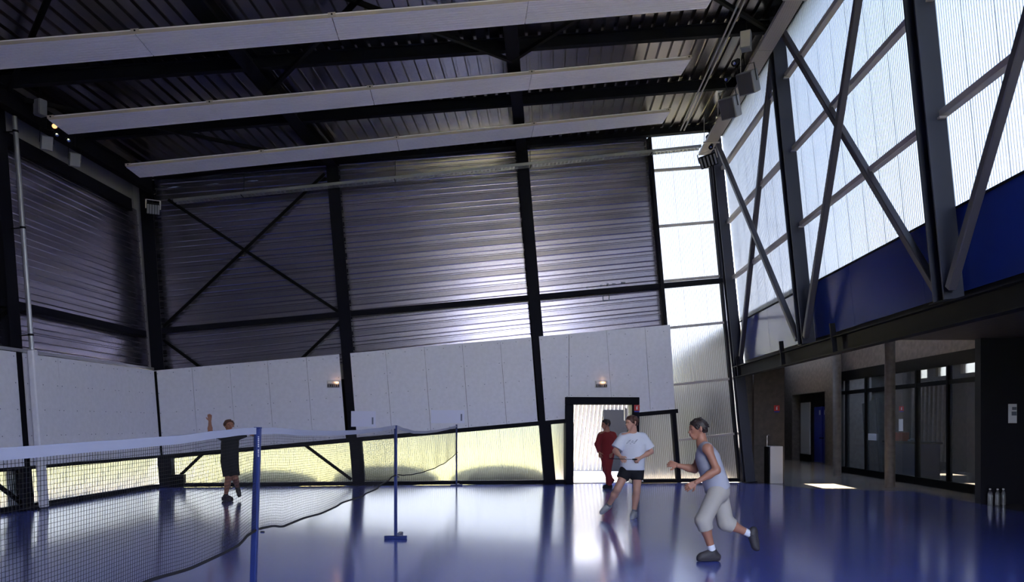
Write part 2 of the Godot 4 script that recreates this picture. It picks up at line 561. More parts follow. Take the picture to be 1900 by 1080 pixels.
func end_wall() -> void:
	var w := structure("wall_back", "end wall of grey metal cladding over white boards", TB)
	var th := atan(0.118)
	var R := Vector3(cos(th), sin(th), 0)
	var b := Basis(Vector3(0, 0, -1), Vector3(-sin(th), cos(th), 0), R)
	for i in 13:
		var t0 := 2.62 + i * 0.4085
		var ends := [-9.95, 0.0, 0.0, 0.0]
		for j in 3:
			var mid: float = t0 + 0.118 * ([-5.3, -0.3, 2.9][j] + 9.8)
			ends[j + 1] = [col2(mid), col3(mid), mull(mid)][j]
		for j in 3:
			var s0: float = ends[j]
			var s1: float = ends[j + 1]
			var g := Geo.new()
			g.extrude(clad_profile(0.4065), b, Vector3(s0, t0 + 0.118 * (s0 + 9.8), -0.27), (s1 - s0) / cos(th) - 0.004)
			part(w, "cladding_sheet", g, M.cladding)
	# solid outer skin behind the cladding so that no sky shows through the joints
	part(w, "outer_skin", plate(PackedVector2Array([Vector2(-11.0, 2.2), Vector2(3.2, 3.6), Vector2(2.75, 9.6), Vector2(-11.0, 7.95)]), -0.36, 0.04), M.outside_wall)
	part(w, "backing", plate(PackedVector2Array([Vector2(-9.7, 0.8), Vector2(0.5, 1.71), Vector2(0.5, 2.28), Vector2(2.45, 2.28), Vector2(2.5, 1.95), Vector2(3.42, 2.02), Vector2(3.3, 4.22), Vector2(-9.8, 2.9)]), -0.36, 0.03), M.black_paint)
	boards(w)
	end_glazing()
	# top beam and girt
	var g1 := Geo.new()
	g1.extrude(I(0.2, 0.17), Geo.along(Vector3(-9.9, 7.82, 0), Vector3(4.75, 9.68, 0)), Vector3(-9.9, 7.83, -0.1), Vector2(14.65, 1.86).length())
	part(thing("top_beam", "dark steel beam along the head of the end wall", "beam", TB), "beam", g1, M.dark_steel_paint)
	g1 = Geo.new()
	g1.bar(Vector3(-9.75, 3.93, -0.15), Vector3(5.0, 5.53, -0.15), 0.14, 0.14, Vector3.UP, 0.01)
	part(thing("wall_girt", "dark steel girt crossing the metal cladding of the end wall", "beam", TB, "girts half way up the walls"), "beam", g1, M.dark_steel_paint)
	# columns
	var cols := [[col2(0), col2(8.35), 8.42, "dark leaning steel column of the end wall, left of the middle bay"], [col3(0), col3(8.95), 9.02, "dark leaning steel column of the end wall beside the open door"], [-9.6, -10.1, 7.75, "dark steel column in the far left corner"]]
	for c in cols:
		var t := thing("steel_column", c[3], "column", TB * Transform3D(Basis(), Vector3(c[0], 0, -0.15)), "dark steel columns")
		var q := Vector3(c[1] - c[0], c[2], 0)
		var g := Geo.new()
		g.extrude(I(0.3, 0.29, 0.024, 0.016), Geo.along(Vector3.ZERO, q, Vector3(0, 0, 1)), Vector3.ZERO, q.length())
		part(t, "shaft", g, M.dark_steel_paint)
		g = Geo.new()
		g.box(Vector3(0.0, 0.012, 0), Vector3(0.4, 0.024, 0.4), Basis(), 0.004)
		part(t, "base_plate", g, M.dark_steel_paint)
	# cross bracing of the left bay
	var br := [[-9.6, 7.25, -5.3, 4.42, "upper falling brace"], [-9.7, 4.05, -5.75, 8.05, "upper rising brace"], [-9.7, 3.7, -5.08, 0.15, "lower falling brace"], [-5.3, 4.3, -9.4, 0.2, "lower rising brace"]]
	for r in br:
		var p := Vector3(r[0], r[1], -0.17)
		var q := Vector3(r[2], r[3], -0.17)
		var g := Geo.new()
		g.bar(Vector3.ZERO, q - p, 0.075, 0.05, Vector3(0, 0, 1), 0.006)
		part(thing("wall_brace", "dark " + r[4] + " of the cross bracing in the end wall's left bay", "brace", TB * Transform3D(Basis(), p), "wall bracing"), "bar", g, M.black_paint)
	var gb := Geo.new()
	gb.box(Vector3(-9.33, 0.16, -0.05), Vector3(0.34, 0.32, 0.2), Basis(), 0.01)
	part(thing("base_box", "small dark steel box at the foot of the far left corner column", "box", TB), "case", gb, M.black_paint)
	door_out()
	cable_ladder()
	var ct := Geo.new()
	ct.bar(Vector3(-9.83, 2.9, 0.03), Vector3(-9.68, 0.8, 0.03), 0.05, 0.05, Vector3(0, 0, 1))
	part(w, "corner_trim", ct, M.black_paint)
	var mk := Geo.new()
	for r in [[1.12, 5.27, 0.05, 0.03], [1.5, 5.33, 0.08, 0.025], [1.68, 5.36, 0.05, 0.05], [1.85, 5.38, 0.09, 0.025], [2.1, 5.42, 0.12, 0.03], [1.13, 4.86, 0.1, 0.02], [1.55, 5.0, 0.02, 0.12], [1.72, 5.02, 0.02, 0.14], [1.63, 4.93, 0.18, 0.02], [2.05, 4.96, 0.1, 0.02]]:
		mk.box(Vector3(r[0], r[1], -0.244), Vector3(r[2], r[3], 0.002))
	part(w, "stencil_mark", mk, M.grey_print).set_meta("kind", "stuff")
	for r in [[-4.75, 1.72, 0.62, 0.4, "faint lavender sheet on the white boards beside the column left of the middle bay"], [-2.6, 1.78, 0.86, 0.34, "faint lavender sheet on the white boards above the net post nearest the end wall"]]:
		var t := thing("wall_sheet", r[4], "sheet", TB * Transform3D(Basis(), Vector3(r[0], r[1] - r[3] / 2, 0.021)), "lavender sheets on the boards")
		part(t, "sheet", one_box(Vector3(-r[2] / 2, 0, 0), Vector3(r[2] / 2, r[3], 0.003)), M.lavender)
		part(t, "mark", one_box(Vector3(r[2] / 2 - 0.1, 0.06, 0.003), Vector3(r[2] / 2 - 0.06, 0.24, 0.0045)), M.grey_print)


func boards(w: Node3D) -> void:
	var gap := 0.004
	var lean := 0.078
	var bays := [[-9.86, [-8.97, -8.06, -7.14, -6.18], -5.36], [-5.09, [-4.2, -3.21, -2.23, -1.24], -0.42], [-0.22, [0.58], 0.58]]
	var screws := Geo.new()
	for bay in bays:
		var e: Array = [bay[0]] + bay[1] + ([bay[2]] if bay[2] != bay[1][-1] else [])
		for i in e.size() - 1:
			var a: float = e[i] + gap
			var c: float = e[i + 1] - gap
			var at := board_top(a)
			var ct := board_top(c)
			var al := board_low(a + 0.17)
			var cl := board_low(c + 0.17)
			var right: float = c + lean * (ct - cl)
			if bay[2] == 0.58:
				right = minf(right, 0.58)
			var poly := PackedVector2Array([Vector2(a + lean * (at - al), al), Vector2(right, cl), Vector2(c, ct), Vector2(a, at)])
			part(w, "white_board", plate(poly, 0, 0.02), M.white_board)
			for k in 5:
				var f := 0.04 + 0.23 * k
				for x in [0.07, 0.5, 0.93]:
					if x == 0.5 and k % 2 == 1:
						continue
					var lo := poly[0].lerp(poly[1], x)
					var hi := poly[3].lerp(poly[2], x)
					var p := lo.lerp(hi, f)
					screws.box(Vector3(p.x, p.y, 0.021), Vector3(0.018, 0.018, 0.004))
	# the two boards over the open door and the last one, notched round its frame
	var p2 := PackedVector2Array([Vector2(0.588, 2.26), Vector2(1.586 + 0.14, 2.26), Vector2(1.586, board_top(1.59)), Vector2(0.588, board_top(0.588))])
	var p3 := PackedVector2Array([Vector2(1.594 + 0.14, 2.26), Vector2(2.47, 2.26), Vector2(2.47, 1.87), Vector2(2.79, 1.89), Vector2(2.636, board_top(2.636)), Vector2(1.594, board_top(1.594))])
	var p4 := PackedVector2Array([Vector2(2.8, 1.9), Vector2(3.47, 1.95), Vector2(3.33, board_top(3.33)), Vector2(2.644, board_top(2.644))])
	for p in [p2, p3, p4]:
		part(w, "white_board", plate(p, 0, 0.02), M.white_board)
		for k in 4:
			for j in 2:
				var e0: Vector2 = p[p.size() - 1].lerp(p[0], 0.05 + 0.3 * k)
				var x := 0.06 if j == 0 else 0.5
				screws.box(Vector3(e0.x + x, e0.y, 0.021), Vector3(0.018, 0.018, 0.004))
	var s := part(w, "board_screw", screws, M.grey_print)
	s.set_meta("kind", "stuff")


func panels_between(win: Node3D, edges: Array, low: Callable, high: Callable, lean: float, o: float, ribs: Geo, rib := 0.0025, pitch := 0.052) -> void:
	for i in edges.size() - 1:
		var a: float = edges[i] + 0.001
		var c: float = edges[i + 1] - 0.001
		var q := []
		for e in [a, c]:
			var lo: float = low.call(e)
			var hi: float = high.call(e)
			q.append([Vector2(e - lean * lo, lo), Vector2(e - lean * hi, hi)])
		var poly := PackedVector2Array([q[0][0], q[1][0], q[1][1], q[0][1]])
		part(win, "polycarbonate_panel", plate(poly, o, 0.016), M.polycarbonate)
		var n := int(round((c - a) / pitch))
		for k in n + 1:
			var f := float(k) / n
			var wide: float = maxf(rib, 0.0055) if k == 0 or k == n else rib
			var p := poly[0].lerp(poly[1], f)
			var r := poly[3].lerp(poly[2], f)
			ribs.bar(Vector3(p.x, p.y, o + 0.0195), Vector3(r.x, r.y, o + 0.0195), wide, 0.006, Vector3(0, 0, 1))


func end_glazing() -> void:
	# low band of polycarbonate under the boards
	var win := structure("window_3", "low band of cloudy polycarbonate under the white boards of the end wall", TB)
	var ribs := Geo.new()
	var low := func(_s): return 0.09
	var high := func(s): return board_low(s) + 0.03
	var e := []
	for i in 17:
		e.append(-9.62 + i * 0.606)
	panels_between(win, e.slice(0, 17), low, high, 0.08, -0.22, ribs, 0.005)
	panels_between(win, [0.08, 0.56], low, high, 0.0, -0.22, ribs)
	panels_between(win, [2.4, 2.98, 3.62], low, func(s): return board_low(s - 0.17) + 0.03, 0.08, -0.22, ribs, 0.008)
	part(win, "rib", ribs, M.polycarbonate_rib).set_meta("kind", "stuff")
	for r in [[-9.7, 0.5], [2.42, 3.55]]:
		var g := Geo.new()
		g.bar(Vector3(r[0], board_low(r[0]) - 0.02, -0.1), Vector3(r[1], board_low(r[1]) - 0.02, -0.1), 0.26, 0.11)
		part(win, "head_rail", g, M.dark_steel_paint)
		g = Geo.new()
		g.bar(Vector3(r[0], 0.05, -0.14), Vector3(r[1] + 0.05, 0.05, -0.15), 0.2, 0.1)
		part(win, "floor_rail", g, M.dark_steel_paint)
	# the bright corner bay from floor to roof
	var cor := structure("window_2", "tall cloudy polycarbonate bay in the right corner of the end wall", TB)
	ribs = Geo.new()
	panels_between(cor, [3.62, 4.27, 4.9, 5.45], low, func(s): return 9.58 + 0.128 * (s - 3.6), 0.091, -0.3, ribs, 0.008)
	part(cor, "rib", ribs, M.polycarbonate_rib).set_meta("kind", "stuff")
	for t in [8.46, 6.95, 5.46, 4.19, 2.64, 1.13]:
		var s0 := mull(t) - 0.02
		var s1 := corner(t)
		var g := Geo.new()
		g.bar(Vector3(s0, t, -0.23), Vector3(s1, t + 0.11 * (s1 - s0), -0.23), 0.1, 0.065, Vector3.UP, 0.006)
		part(cor, "glazing_rail", g, M.light_steel)
	var g2 := Geo.new()
	g2.bar(Vector3(3.6, 0.05, -0.2), Vector3(5.5, 0.05, -0.2), 0.14, 0.1)
	part(cor, "floor_rail", g2, M.dark_steel_paint)
	g2 = Geo.new()
	g2.bar(Vector3(mull(9.3), 9.3, -0.13), Vector3(mull(4.25), 4.25, -0.13), 0.2, 0.1, Vector3(1, 0, 0), 0.006)
	part(cor, "mullion", g2, M.dark_steel_paint)
	g2 = Geo.new()
	g2.bar(Vector3(3.44, 1.95, -0.1), Vector3(3.6, 0, -0.1), 0.2, 0.11, Vector3(1, 0, 0), 0.006)
	part(cor, "mullion", g2, M.dark_steel_paint)
	g2 = Geo.new()
	g2.bar(Vector3(corner(9.5) - 0.2, 9.5, -0.22), Vector3(corner(0) - 0.19, 0, -0.22), 0.16, 0.07, Vector3(1, 0, 0), 0.006)
	part(cor, "mullion", g2, M.dark_steel_paint)


func door_out() -> void:
	var d := structure("door_1", "open doorway in a thick dark frame in the end wall", TB)
	var g := Geo.new()
	g.box(Vector3(0.58, 1.05, -0.05), Vector3(0.21, 2.1, 0.46), Basis(), 0.01)
	part(d, "jamb", g, M.dark_steel_paint)
	g = Geo.new()
	g.box(Vector3(2.35, 1.05, -0.05), Vector3(0.2, 2.1, 0.46), Basis(), 0.01)
	part(d, "jamb", g, M.dark_steel_paint)
	g = Geo.new()
	g.box(Vector3(1.465, 2.2, -0.05), Vector3(1.98, 0.2, 0.46), Basis(), 0.01)
	part(d, "lintel", g, M.dark_steel_paint)
	g = Geo.new()
	g.box(Vector3(1.465, 0.01, -0.2), Vector3(1.57, 0.02, 0.2), Basis(), 0.004)
	part(d, "threshold", g, M.light_steel)
	g = Geo.new()
	g.box(Vector3(2.14, 1.85, -0.12), Vector3(0.07, 0.34, 0.05), Basis(), 0.01)
	part(d, "door_closer", g, M.light_steel)


func cable_ladder() -> void:
	var t := thing("cable_tray", "galvanised cable tray running along the head of the end wall", "cable tray", TB)
	var p := Vector3(-9.3, 7.1, 0.2)
	var q := Vector3(4.1, 9.0, 0.2)
	var b := Geo.along(p, q)
	for x in [-0.12, 0.12]:
		var g := Geo.new()
		g.bar(p + b.x * x, q + b.x * x, 0.006, 0.07)
		part(t, "side_rail", g, M.galvanised)
	var g2 := Geo.new()
	for i in 2:
		g2.bar(p + b.x * (-0.06 + 0.12 * i) - b.y * 0.03, q + b.x * (-0.06 + 0.12 * i) - b.y * 0.03, 0.05, 0.004)
	part(t, "base_strip", g2, M.galvanised)
	g2 = Geo.new()
	var n := 130
	for i in n:
		var c := p.lerp(q, (i + 0.5) / n) - b.y * 0.03
		g2.bar(c - b.x * 0.12, c + b.x * 0.12, 0.04, 0.006)
	part(t, "rung", g2, M.galvanised).set_meta("kind", "stuff")
	for f in [0.12, 0.4, 0.66, 0.9]:
		var c: Vector3 = p.lerp(q, f)
		g2 = Geo.new()
		g2.bar(c + b.x * 0.13, c + b.x * 0.13 + Vector3(0, 0.55, 0), 0.012, 0.012)
		g2.bar(c + b.x * 0.14 - Vector3(0, 0.045, 0), c - b.x * 0.14 - Vector3(0, 0.045, 0), 0.02, 0.02)
		part(t, "hanger", g2, M.black_paint)


# ------------------------------------------------------------------ left wall (local: d away from the viewer, h above eye level, o into the room)
func left_wall() -> void:
	var w := structure("wall_left", "left wall of grey metal cladding over white boards", TL)
	var b := Basis(Vector3(0, 0, -1), Vector3.UP, Vector3.RIGHT)
	var bays := [[-1.9, 3.4], [3.4, 8.7], [8.7, 14.0], [14.0, 19.2]]
	for i in 11:
		for y in bays:
			var g := Geo.new()
			g.extrude(clad_profile(0.4065), b, Vector3(y[0], 0.95 + i * 0.4085, -0.27), y[1] - y[0] - 0.004)
			part(w, "cladding_sheet", g, M.cladding)
	part(w, "outer_skin", one_box(Vector3(-1.8, 0.75, -0.36), Vector3(19.35, 6.6, -0.32)), M.outside_wall)
	part(w, "backing", one_box(Vector3(-1.8, -0.75, -0.36), Vector3(18.85, 1.3, -0.33)), M.black_paint)
	var screws := Geo.new()
	for y in bays:
		var n := 5
		for k in n:
			var a: float = y[0] + 0.09 + (y[1] - y[0] - 0.18) * k / n
			var c: float = y[0] + 0.09 + (y[1] - y[0] - 0.18) * (k + 1) / n
			part(w, "white_board", one_box(Vector3(a + 0.003, -0.79, 0), Vector3(c - 0.003, 1.32, 0.02)), M.white_board)
			for f in 5:
				for x in [0.07, 0.5, 0.93]:
					screws.box(Vector3(lerpf(a, c, x), -0.72 + 0.49 * f, 0.021), Vector3(0.018, 0.018, 0.004))
	part(w, "board_screw", screws, M.grey_print).set_meta("kind", "stuff")
	var ledge := Geo.new()
	ledge.bar(Vector3(-1.8, 1.37, -0.1), Vector3(18.85, 1.37, -0.1), 0.2, 0.06)
	part(w, "flashing", ledge, M.galvanised)
	var win := structure("window_4", "low band of cloudy polycarbonate under the white boards of the left wall", TL)
	var ribs := Geo.new()
	var e := []
	for i in 28:
		e.append(2.2 + i * 0.629)
	panels_between(win, e, func(_s): return -1.5, func(_s): return -0.76, 0.0, -0.22, ribs)
	part(win, "rib", ribs, M.polycarbonate_rib).set_meta("kind", "stuff")
	part(win, "infill", one_box(Vector3(-1.8, -1.6, -0.3), Vector3(2.2, -0.76, -0.2)), M.outside_wall)
	var g := Geo.new()
	g.bar(Vector3(-1.8, -0.82, -0.1), Vector3(18.8, -0.82, -0.1), 0.2, 0.075)
	part(win, "head_rail", g, M.dark_steel_paint)
	g = Geo.new()
	g.bar(Vector3(-1.8, -1.55, -0.14), Vector3(18.8, -1.55, -0.14), 0.14, 0.1)
	part(win, "floor_rail", g, M.dark_steel_paint)
	g = Geo.new()
	g.bar(Vector3(-1.8, 2.24, -0.15), Vector3(18.75, 2.24, -0.15), 0.16, 0.16, Vector3.UP, 0.01)
	part(thing("wall_girt", "dark steel girt crossing the metal cladding of the left wall", "beam", TL, "girts half way up the walls"), "beam", g, M.dark_steel_paint)
	g = Geo.new()
	g.extrude(I(0.2, 0.36), Geo.along(Vector3(0, 0, 6), Vector3(0, 0, -19)), Vector3(-9.85, 7.52, 1.6), 20.4)
	part(thing("eave_beam", "dark steel beam along the head of the left wall", "beam"), "beam", g, M.dark_steel_paint)
	g = Geo.new()
	g.bar(Vector3(-1.8, 5.45, -0.22), Vector3(18.7, 5.45, -0.22), 0.1, 0.3)
	part(w, "head_trim", g, M.dark_steel_paint)
	for d in [14.0, 8.7, 3.4]:
		var t := thing("steel_column", ["dark steel column of the left wall behind the downpipe", "dark steel column of the left wall, second from the far corner", "dark steel column of the left wall, third from the far corner"][0 if d > 10 else 1 if d > 5 else 2], "column", TL * Transform3D(Basis(), Vector3(d, -1.6, -0.17)), "dark steel columns")
		g = Geo.new()
		g.extrude(I(0.3, 0.3, 0.024, 0.016), Geo.along(Vector3.ZERO, Vector3.UP, Vector3(0, 0, 1)), Vector3.ZERO, 7.6)
		part(t, "shaft", g, M.dark_steel_paint)
		g = Geo.new()
		g.box(Vector3(0, 0.03, 0.03), Vector3(0.42, 0.06, 0.42), Basis(), 0.006)
		part(t, "base_plate", g, M.dark_steel_paint)
	var dp := thing("downpipe", "grey rainwater downpipe with a white lower casing beside the left wall column", "pipe", TL * Transform3D(Basis(), Vector3(14.05, -1.58, 0.22)))
	g = Geo.new()
	g.tube(PackedVector3Array([Vector3(0, 2.9, 0), Vector3(0, 7.3, 0)]), 0.042, 12)
	part(dp, "pipe", g, M.galvanised)
	g = Geo.new()
	g.box(Vector3(0.01, 1.47, 0), Vector3(0.15, 2.94, 0.12), Basis(), 0.02)
	part(dp, "casing", g, M.white_board)
	for y in [3.2, 5.2, 7.0]:
		g = Geo.new()
		g.tube(PackedVector3Array([Vector3(0, y, 0), Vector3(0, y + 0.04, 0)]), 0.05, 12)
		g.bar(Vector3(0, y + 0.02, 0), Vector3(0, y + 0.02, -0.22), 0.02, 0.02)
		part(dp, "pipe_clip", g, M.black_paint)
	for r in [[14.0, -1.45, 8.7, 2.1, "falling"], [8.7, -1.45, 14.0, 2.1, "rising"]]:
		g = Geo.new()
		var p := Vector3(r[0], r[1], -0.17)
		var q := Vector3(r[2], r[3], -0.17)
		g.bar(Vector3.ZERO, q - p, 0.075, 0.05, Vector3(0, 0, 1), 0.006)
		part(thing("wall_brace", "dark brace behind the left wall's boards, " + r[4] + " towards the far corner", "brace", TL * Transform3D(Basis(), p), "wall bracing"), "bar", g, M.black_paint)
	# closed wall behind the viewer
	var rear := structure("wall_front", "plain wall behind the viewer")
	part(rear, "plinth", one_box(Vector3(-10.6, 0, 1.6), Vector3(5.6, 0.3, 1.8)), M.white_board)
	part(rear, "lobby_face", one_box(Vector3(5.6, 0, 1.6), Vector3(13.9, 4.6, 1.8)), M.dark_concrete)
	part(rear, "head", one_box(Vector3(1.25, 9.2, 1.6), Vector3(5.8, 10.2, 1.8)), M.outside_wall)
	part(rear, "side", one_box(Vector3(-10.6, 0.3, 1.6), Vector3(1.25, 10.2, 1.8)), M.outside_wall)
	var big := structure("unseen_window_6", "unseen tall clear window behind the viewer, shaped and sized to light the hall")  # out of view; inferred from the lit boards, sized for the light wanted
	for i in 2:
		var x := 1.3 + i * 2.06
		part(big, "pane", one_box(Vector3(x + 0.05, 0.3, 1.7), Vector3(x + 2.01, 9.2, 1.706)), M.clear_glass)
		part(big, "mullion", one_box(Vector3(x - 0.05, 0.3, 1.62), Vector3(x + 0.05, 9.2, 1.78)), M.dark_steel_paint)


# ------------------------------------------------------------------ glazed wall (local: minus the distance, h up the lean from eye level, o into the room)
func up(y: float) -> float:
	return (y - H0) * 1.005


func glazed_wall() -> void:
	var win := structure("window_1", "tall wall of pale polycarbonate above the lobby", TR)
	var ribs := Geo.new()
	var e := []
	for i in 36:
		e.append(-20.42 + i * 0.628)
	panels_between(win, e, func(_s): return up(4.33), func(_s): return up(9.72), 0.0, -0.22, ribs)
	part(win, "rib", ribs, M.polycarbonate_rib).set_meta("kind", "stuff")
	for y in [5.52, 7.01, 8.45]:
		for i in 5:
			var a: float = [-20.4, -15.0, -9.7, -4.4, 0.9][i] + 0.1
			var c: float = [-15.0, -9.7, -4.4, 0.9, 1.6][i] - 0.1
			var g := Geo.new()
			g.bar(Vector3(a, up(y), -0.12), Vector3(c, up(y), -0.12), 0.12, 0.09, Vector3.UP, 0.008)
			part(win, "glazing_rail", g, M.light_steel)
	var k := 0
	for i in 9:
		var a := -20.42 + i * 2.45
		part(win, "blue_panel", one_box(Vector3(a + 0.003, up(3.27), -0.26), Vector3(a + 2.447, up(4.33), -0.2)), M.blue_panel)
	part(win, "sill", one_box(Vector3(-20.42, up(4.32), -0.26), Vector3(1.6, up(4.345), -0.17)), M.dark_steel_paint)
	part(win, "closing_plate", one_box(Vector3(-20.42, up(3.0), -0.3), Vector3(1.6, up(3.27), -0.22)), M.dark_steel_paint)
	var names := ["dark leaning steel column in the bright far right corner", "dark leaning steel column of the glazed wall, nearest the bright corner", "broad dark leaning steel column of the glazed wall above the glass lobby", "dark steel column of the glazed wall nearest the viewer"]
	var ds := [20.42, 15.0, 9.7, 4.4]
	for i in 4:
		var y0: float = 0.0 if i == 0 else 3.15
		var g := Geo.new()
		var t := thing("steel_column", names[i], "column", TR * Transform3D(Basis(), Vector3(-ds[i], up(y0), -0.02)), "dark steel columns")
		var L: float = up(9.62) - up(y0)
		# web in the plane of the wall, flanges across it
		g.extrude(I(0.26, 0.28, 0.024, 0.016), Basis(Vector3(0, 0, 1), Vector3(1, 0, 0), Vector3(0, 1, 0)), Vector3.ZERO, L)
		part(t, "shaft", g, M.lit_column_steel)
		g = Geo.new()
		g.box(Vector3(0, 0.015, 0), Vector3(0.36, 0.03, 0.34), Basis(), 0.005)
		part(t, "base_plate", g, M.dark_steel_paint)
		for y in [5.52, 7.01, 8.45]:
			if i == 0: continue
			g = Geo.new()
			g.box(Vector3(0.16, up(y) - up(y0) - 0.06, -0.06), Vector3(0.07, 0.03, 0.1), Basis(), 0.004)
			part(t, "cleat", g, M.light_steel)
	# diagonal tubes
	var tubes := [[20.15, 9.3, 15.2, 3.3, 0.075, "falling from the far corner column to the next column"], [15.22, 9.3, 20.15, 3.35, -0.05, "rising from the corner column's foot"], [14.75, 9.3, 9.95, 3.3, -0.05, "falling towards the broad column"], [9.95, 9.4, 14.75, 3.3, 0.075, "rising from the middle column's foot to the broad column"], [4.65, 9.3, 9.45, 3.3, 0.075, "rising from the broad column towards the viewer"], [9.45, 9.3, 4.65, 3.3, -0.05, "falling from the broad column towards the viewer"]]
	for r in tubes:
		var p := Vector3(-r[0], up(r[1]), r[4])
		var q := Vector3(-r[2], up(r[3]), r[4])
		var g := Geo.new()
		g.bar(Vector3.ZERO, q - p, 0.11, 0.11, Vector3(0, 0, 1), 0.012)
		part(thing("diagonal_tube", "dark square diagonal tube, " + r[5], "brace", TR * Transform3D(Basis(), p), "diagonal tubes of the glazed wall"), "tube", g, M.lit_tube_steel)
	# edge beam over the lobby
	var t2 := thing("edge_beam", "dark steel beam along the foot of the glazed wall over the lobby", "beam", TR)
	var g3 := Geo.new()
	g3.extrude(I(0.3, 0.3, 0.02, 0.014), Geo.along(Vector3(-20.5, 0, 0), Vector3(6, 0, 0)), Vector3(-20.4, up(3.0), -0.02), 22.0)
	part(t2, "beam", g3, M.dark_steel_paint)
	for d in [19.9, 16.2, 13.3]:
		g3 = Geo.new()
		g3.box(Vector3(-d, up(3.12), 0.1), Vector3(0.05, 0.52, 0.09), Basis(), 0.005)
		part(t2, "stiffener", g3, M.dark_steel_paint)
	# eave beam, perforated tray, conduits
	g3 = Geo.new()
	g3.bar(Vector3(4.72, 9.55, 1.6), Vector3(4.72, 9.55, -20.4), 0.14, 0.36)
	part(thing("eave_beam", "dark steel beam along the head of the glazed wall", "beam"), "beam", g3, M.dark_steel_paint)
	var tr := thing("perforated_tray", "pale perforated metal tray running along the eave of the glazed wall", "cable tray", Transform3D(Basis(), Vector3(4.28, 8.92, 0)))
	var perf := dots()
	for i in 8:
		g3 = Geo.new()
		var z0 := 2.6 - i * 2.9
		var poly := PackedVector2Array([Vector2(-0.15, 0), Vector2(0.15, 0.0), Vector2(0.15, 0.07), Vector2(0.144, 0.07), Vector2(0.144, 0.006), Vector2(-0.144, 0.006), Vector2(-0.144, 0.07), Vector2(-0.15, 0.07)])
		g3.extrude(poly, Basis(), Vector3(0, 0, z0 - 2.89), 2.88)
		part(tr, "tray_section", g3, perf)
	for d in [19.6, 18.0, 15.9, 13.0, 10.0]:
		g3 = Geo.new()
		g3.bar(Vector3(-0.22, -0.015, -d), Vector3(0.2, -0.015, -d), 0.03, 0.03)
		g3.bar(Vector3(-0.2, 0, -d), Vector3(-0.2, 0.6, -d), 0.012, 0.012)
		part(tr, "hanger", g3, M.light_steel)
	for x in [3.47, 3.56]:
		g3 = Geo.new()
		g3.tube(PackedVector3Array([Vector3(x, 9.22, 1.5), Vector3(x, 9.22, -19.6)]), 0.019, 8)
		part(thing("conduit", "thin pale conduit under the roof deck, " + ("the one nearer the middle of the hall" if x < 3.5 else "the one nearer the glazed wall"), "pipe", Transform3D(), "roof conduits"), "pipe", g3, M.light_steel)


func dots() -> StandardMaterial3D:
	var im := Image.create(64, 64, false, Image.FORMAT_RGB8)
	im.fill(Color(0.66, 0.63, 0.63))
	for y in 4:
		for x in 4:
			im.fill_rect(Rect2i(x * 16 + (8 if y % 2 else 0), y * 16 + 5, 6, 6), Color(0.2, 0.19, 0.2))
	var m := mat("perforated_metal", Color.WHITE, 0.5, 0.3)
	m.albedo_texture = ImageTexture.create_from_image(im)
	m.uv1_triplanar = true
	m.uv1_scale = Vector3.ONE * 8.0
	return m


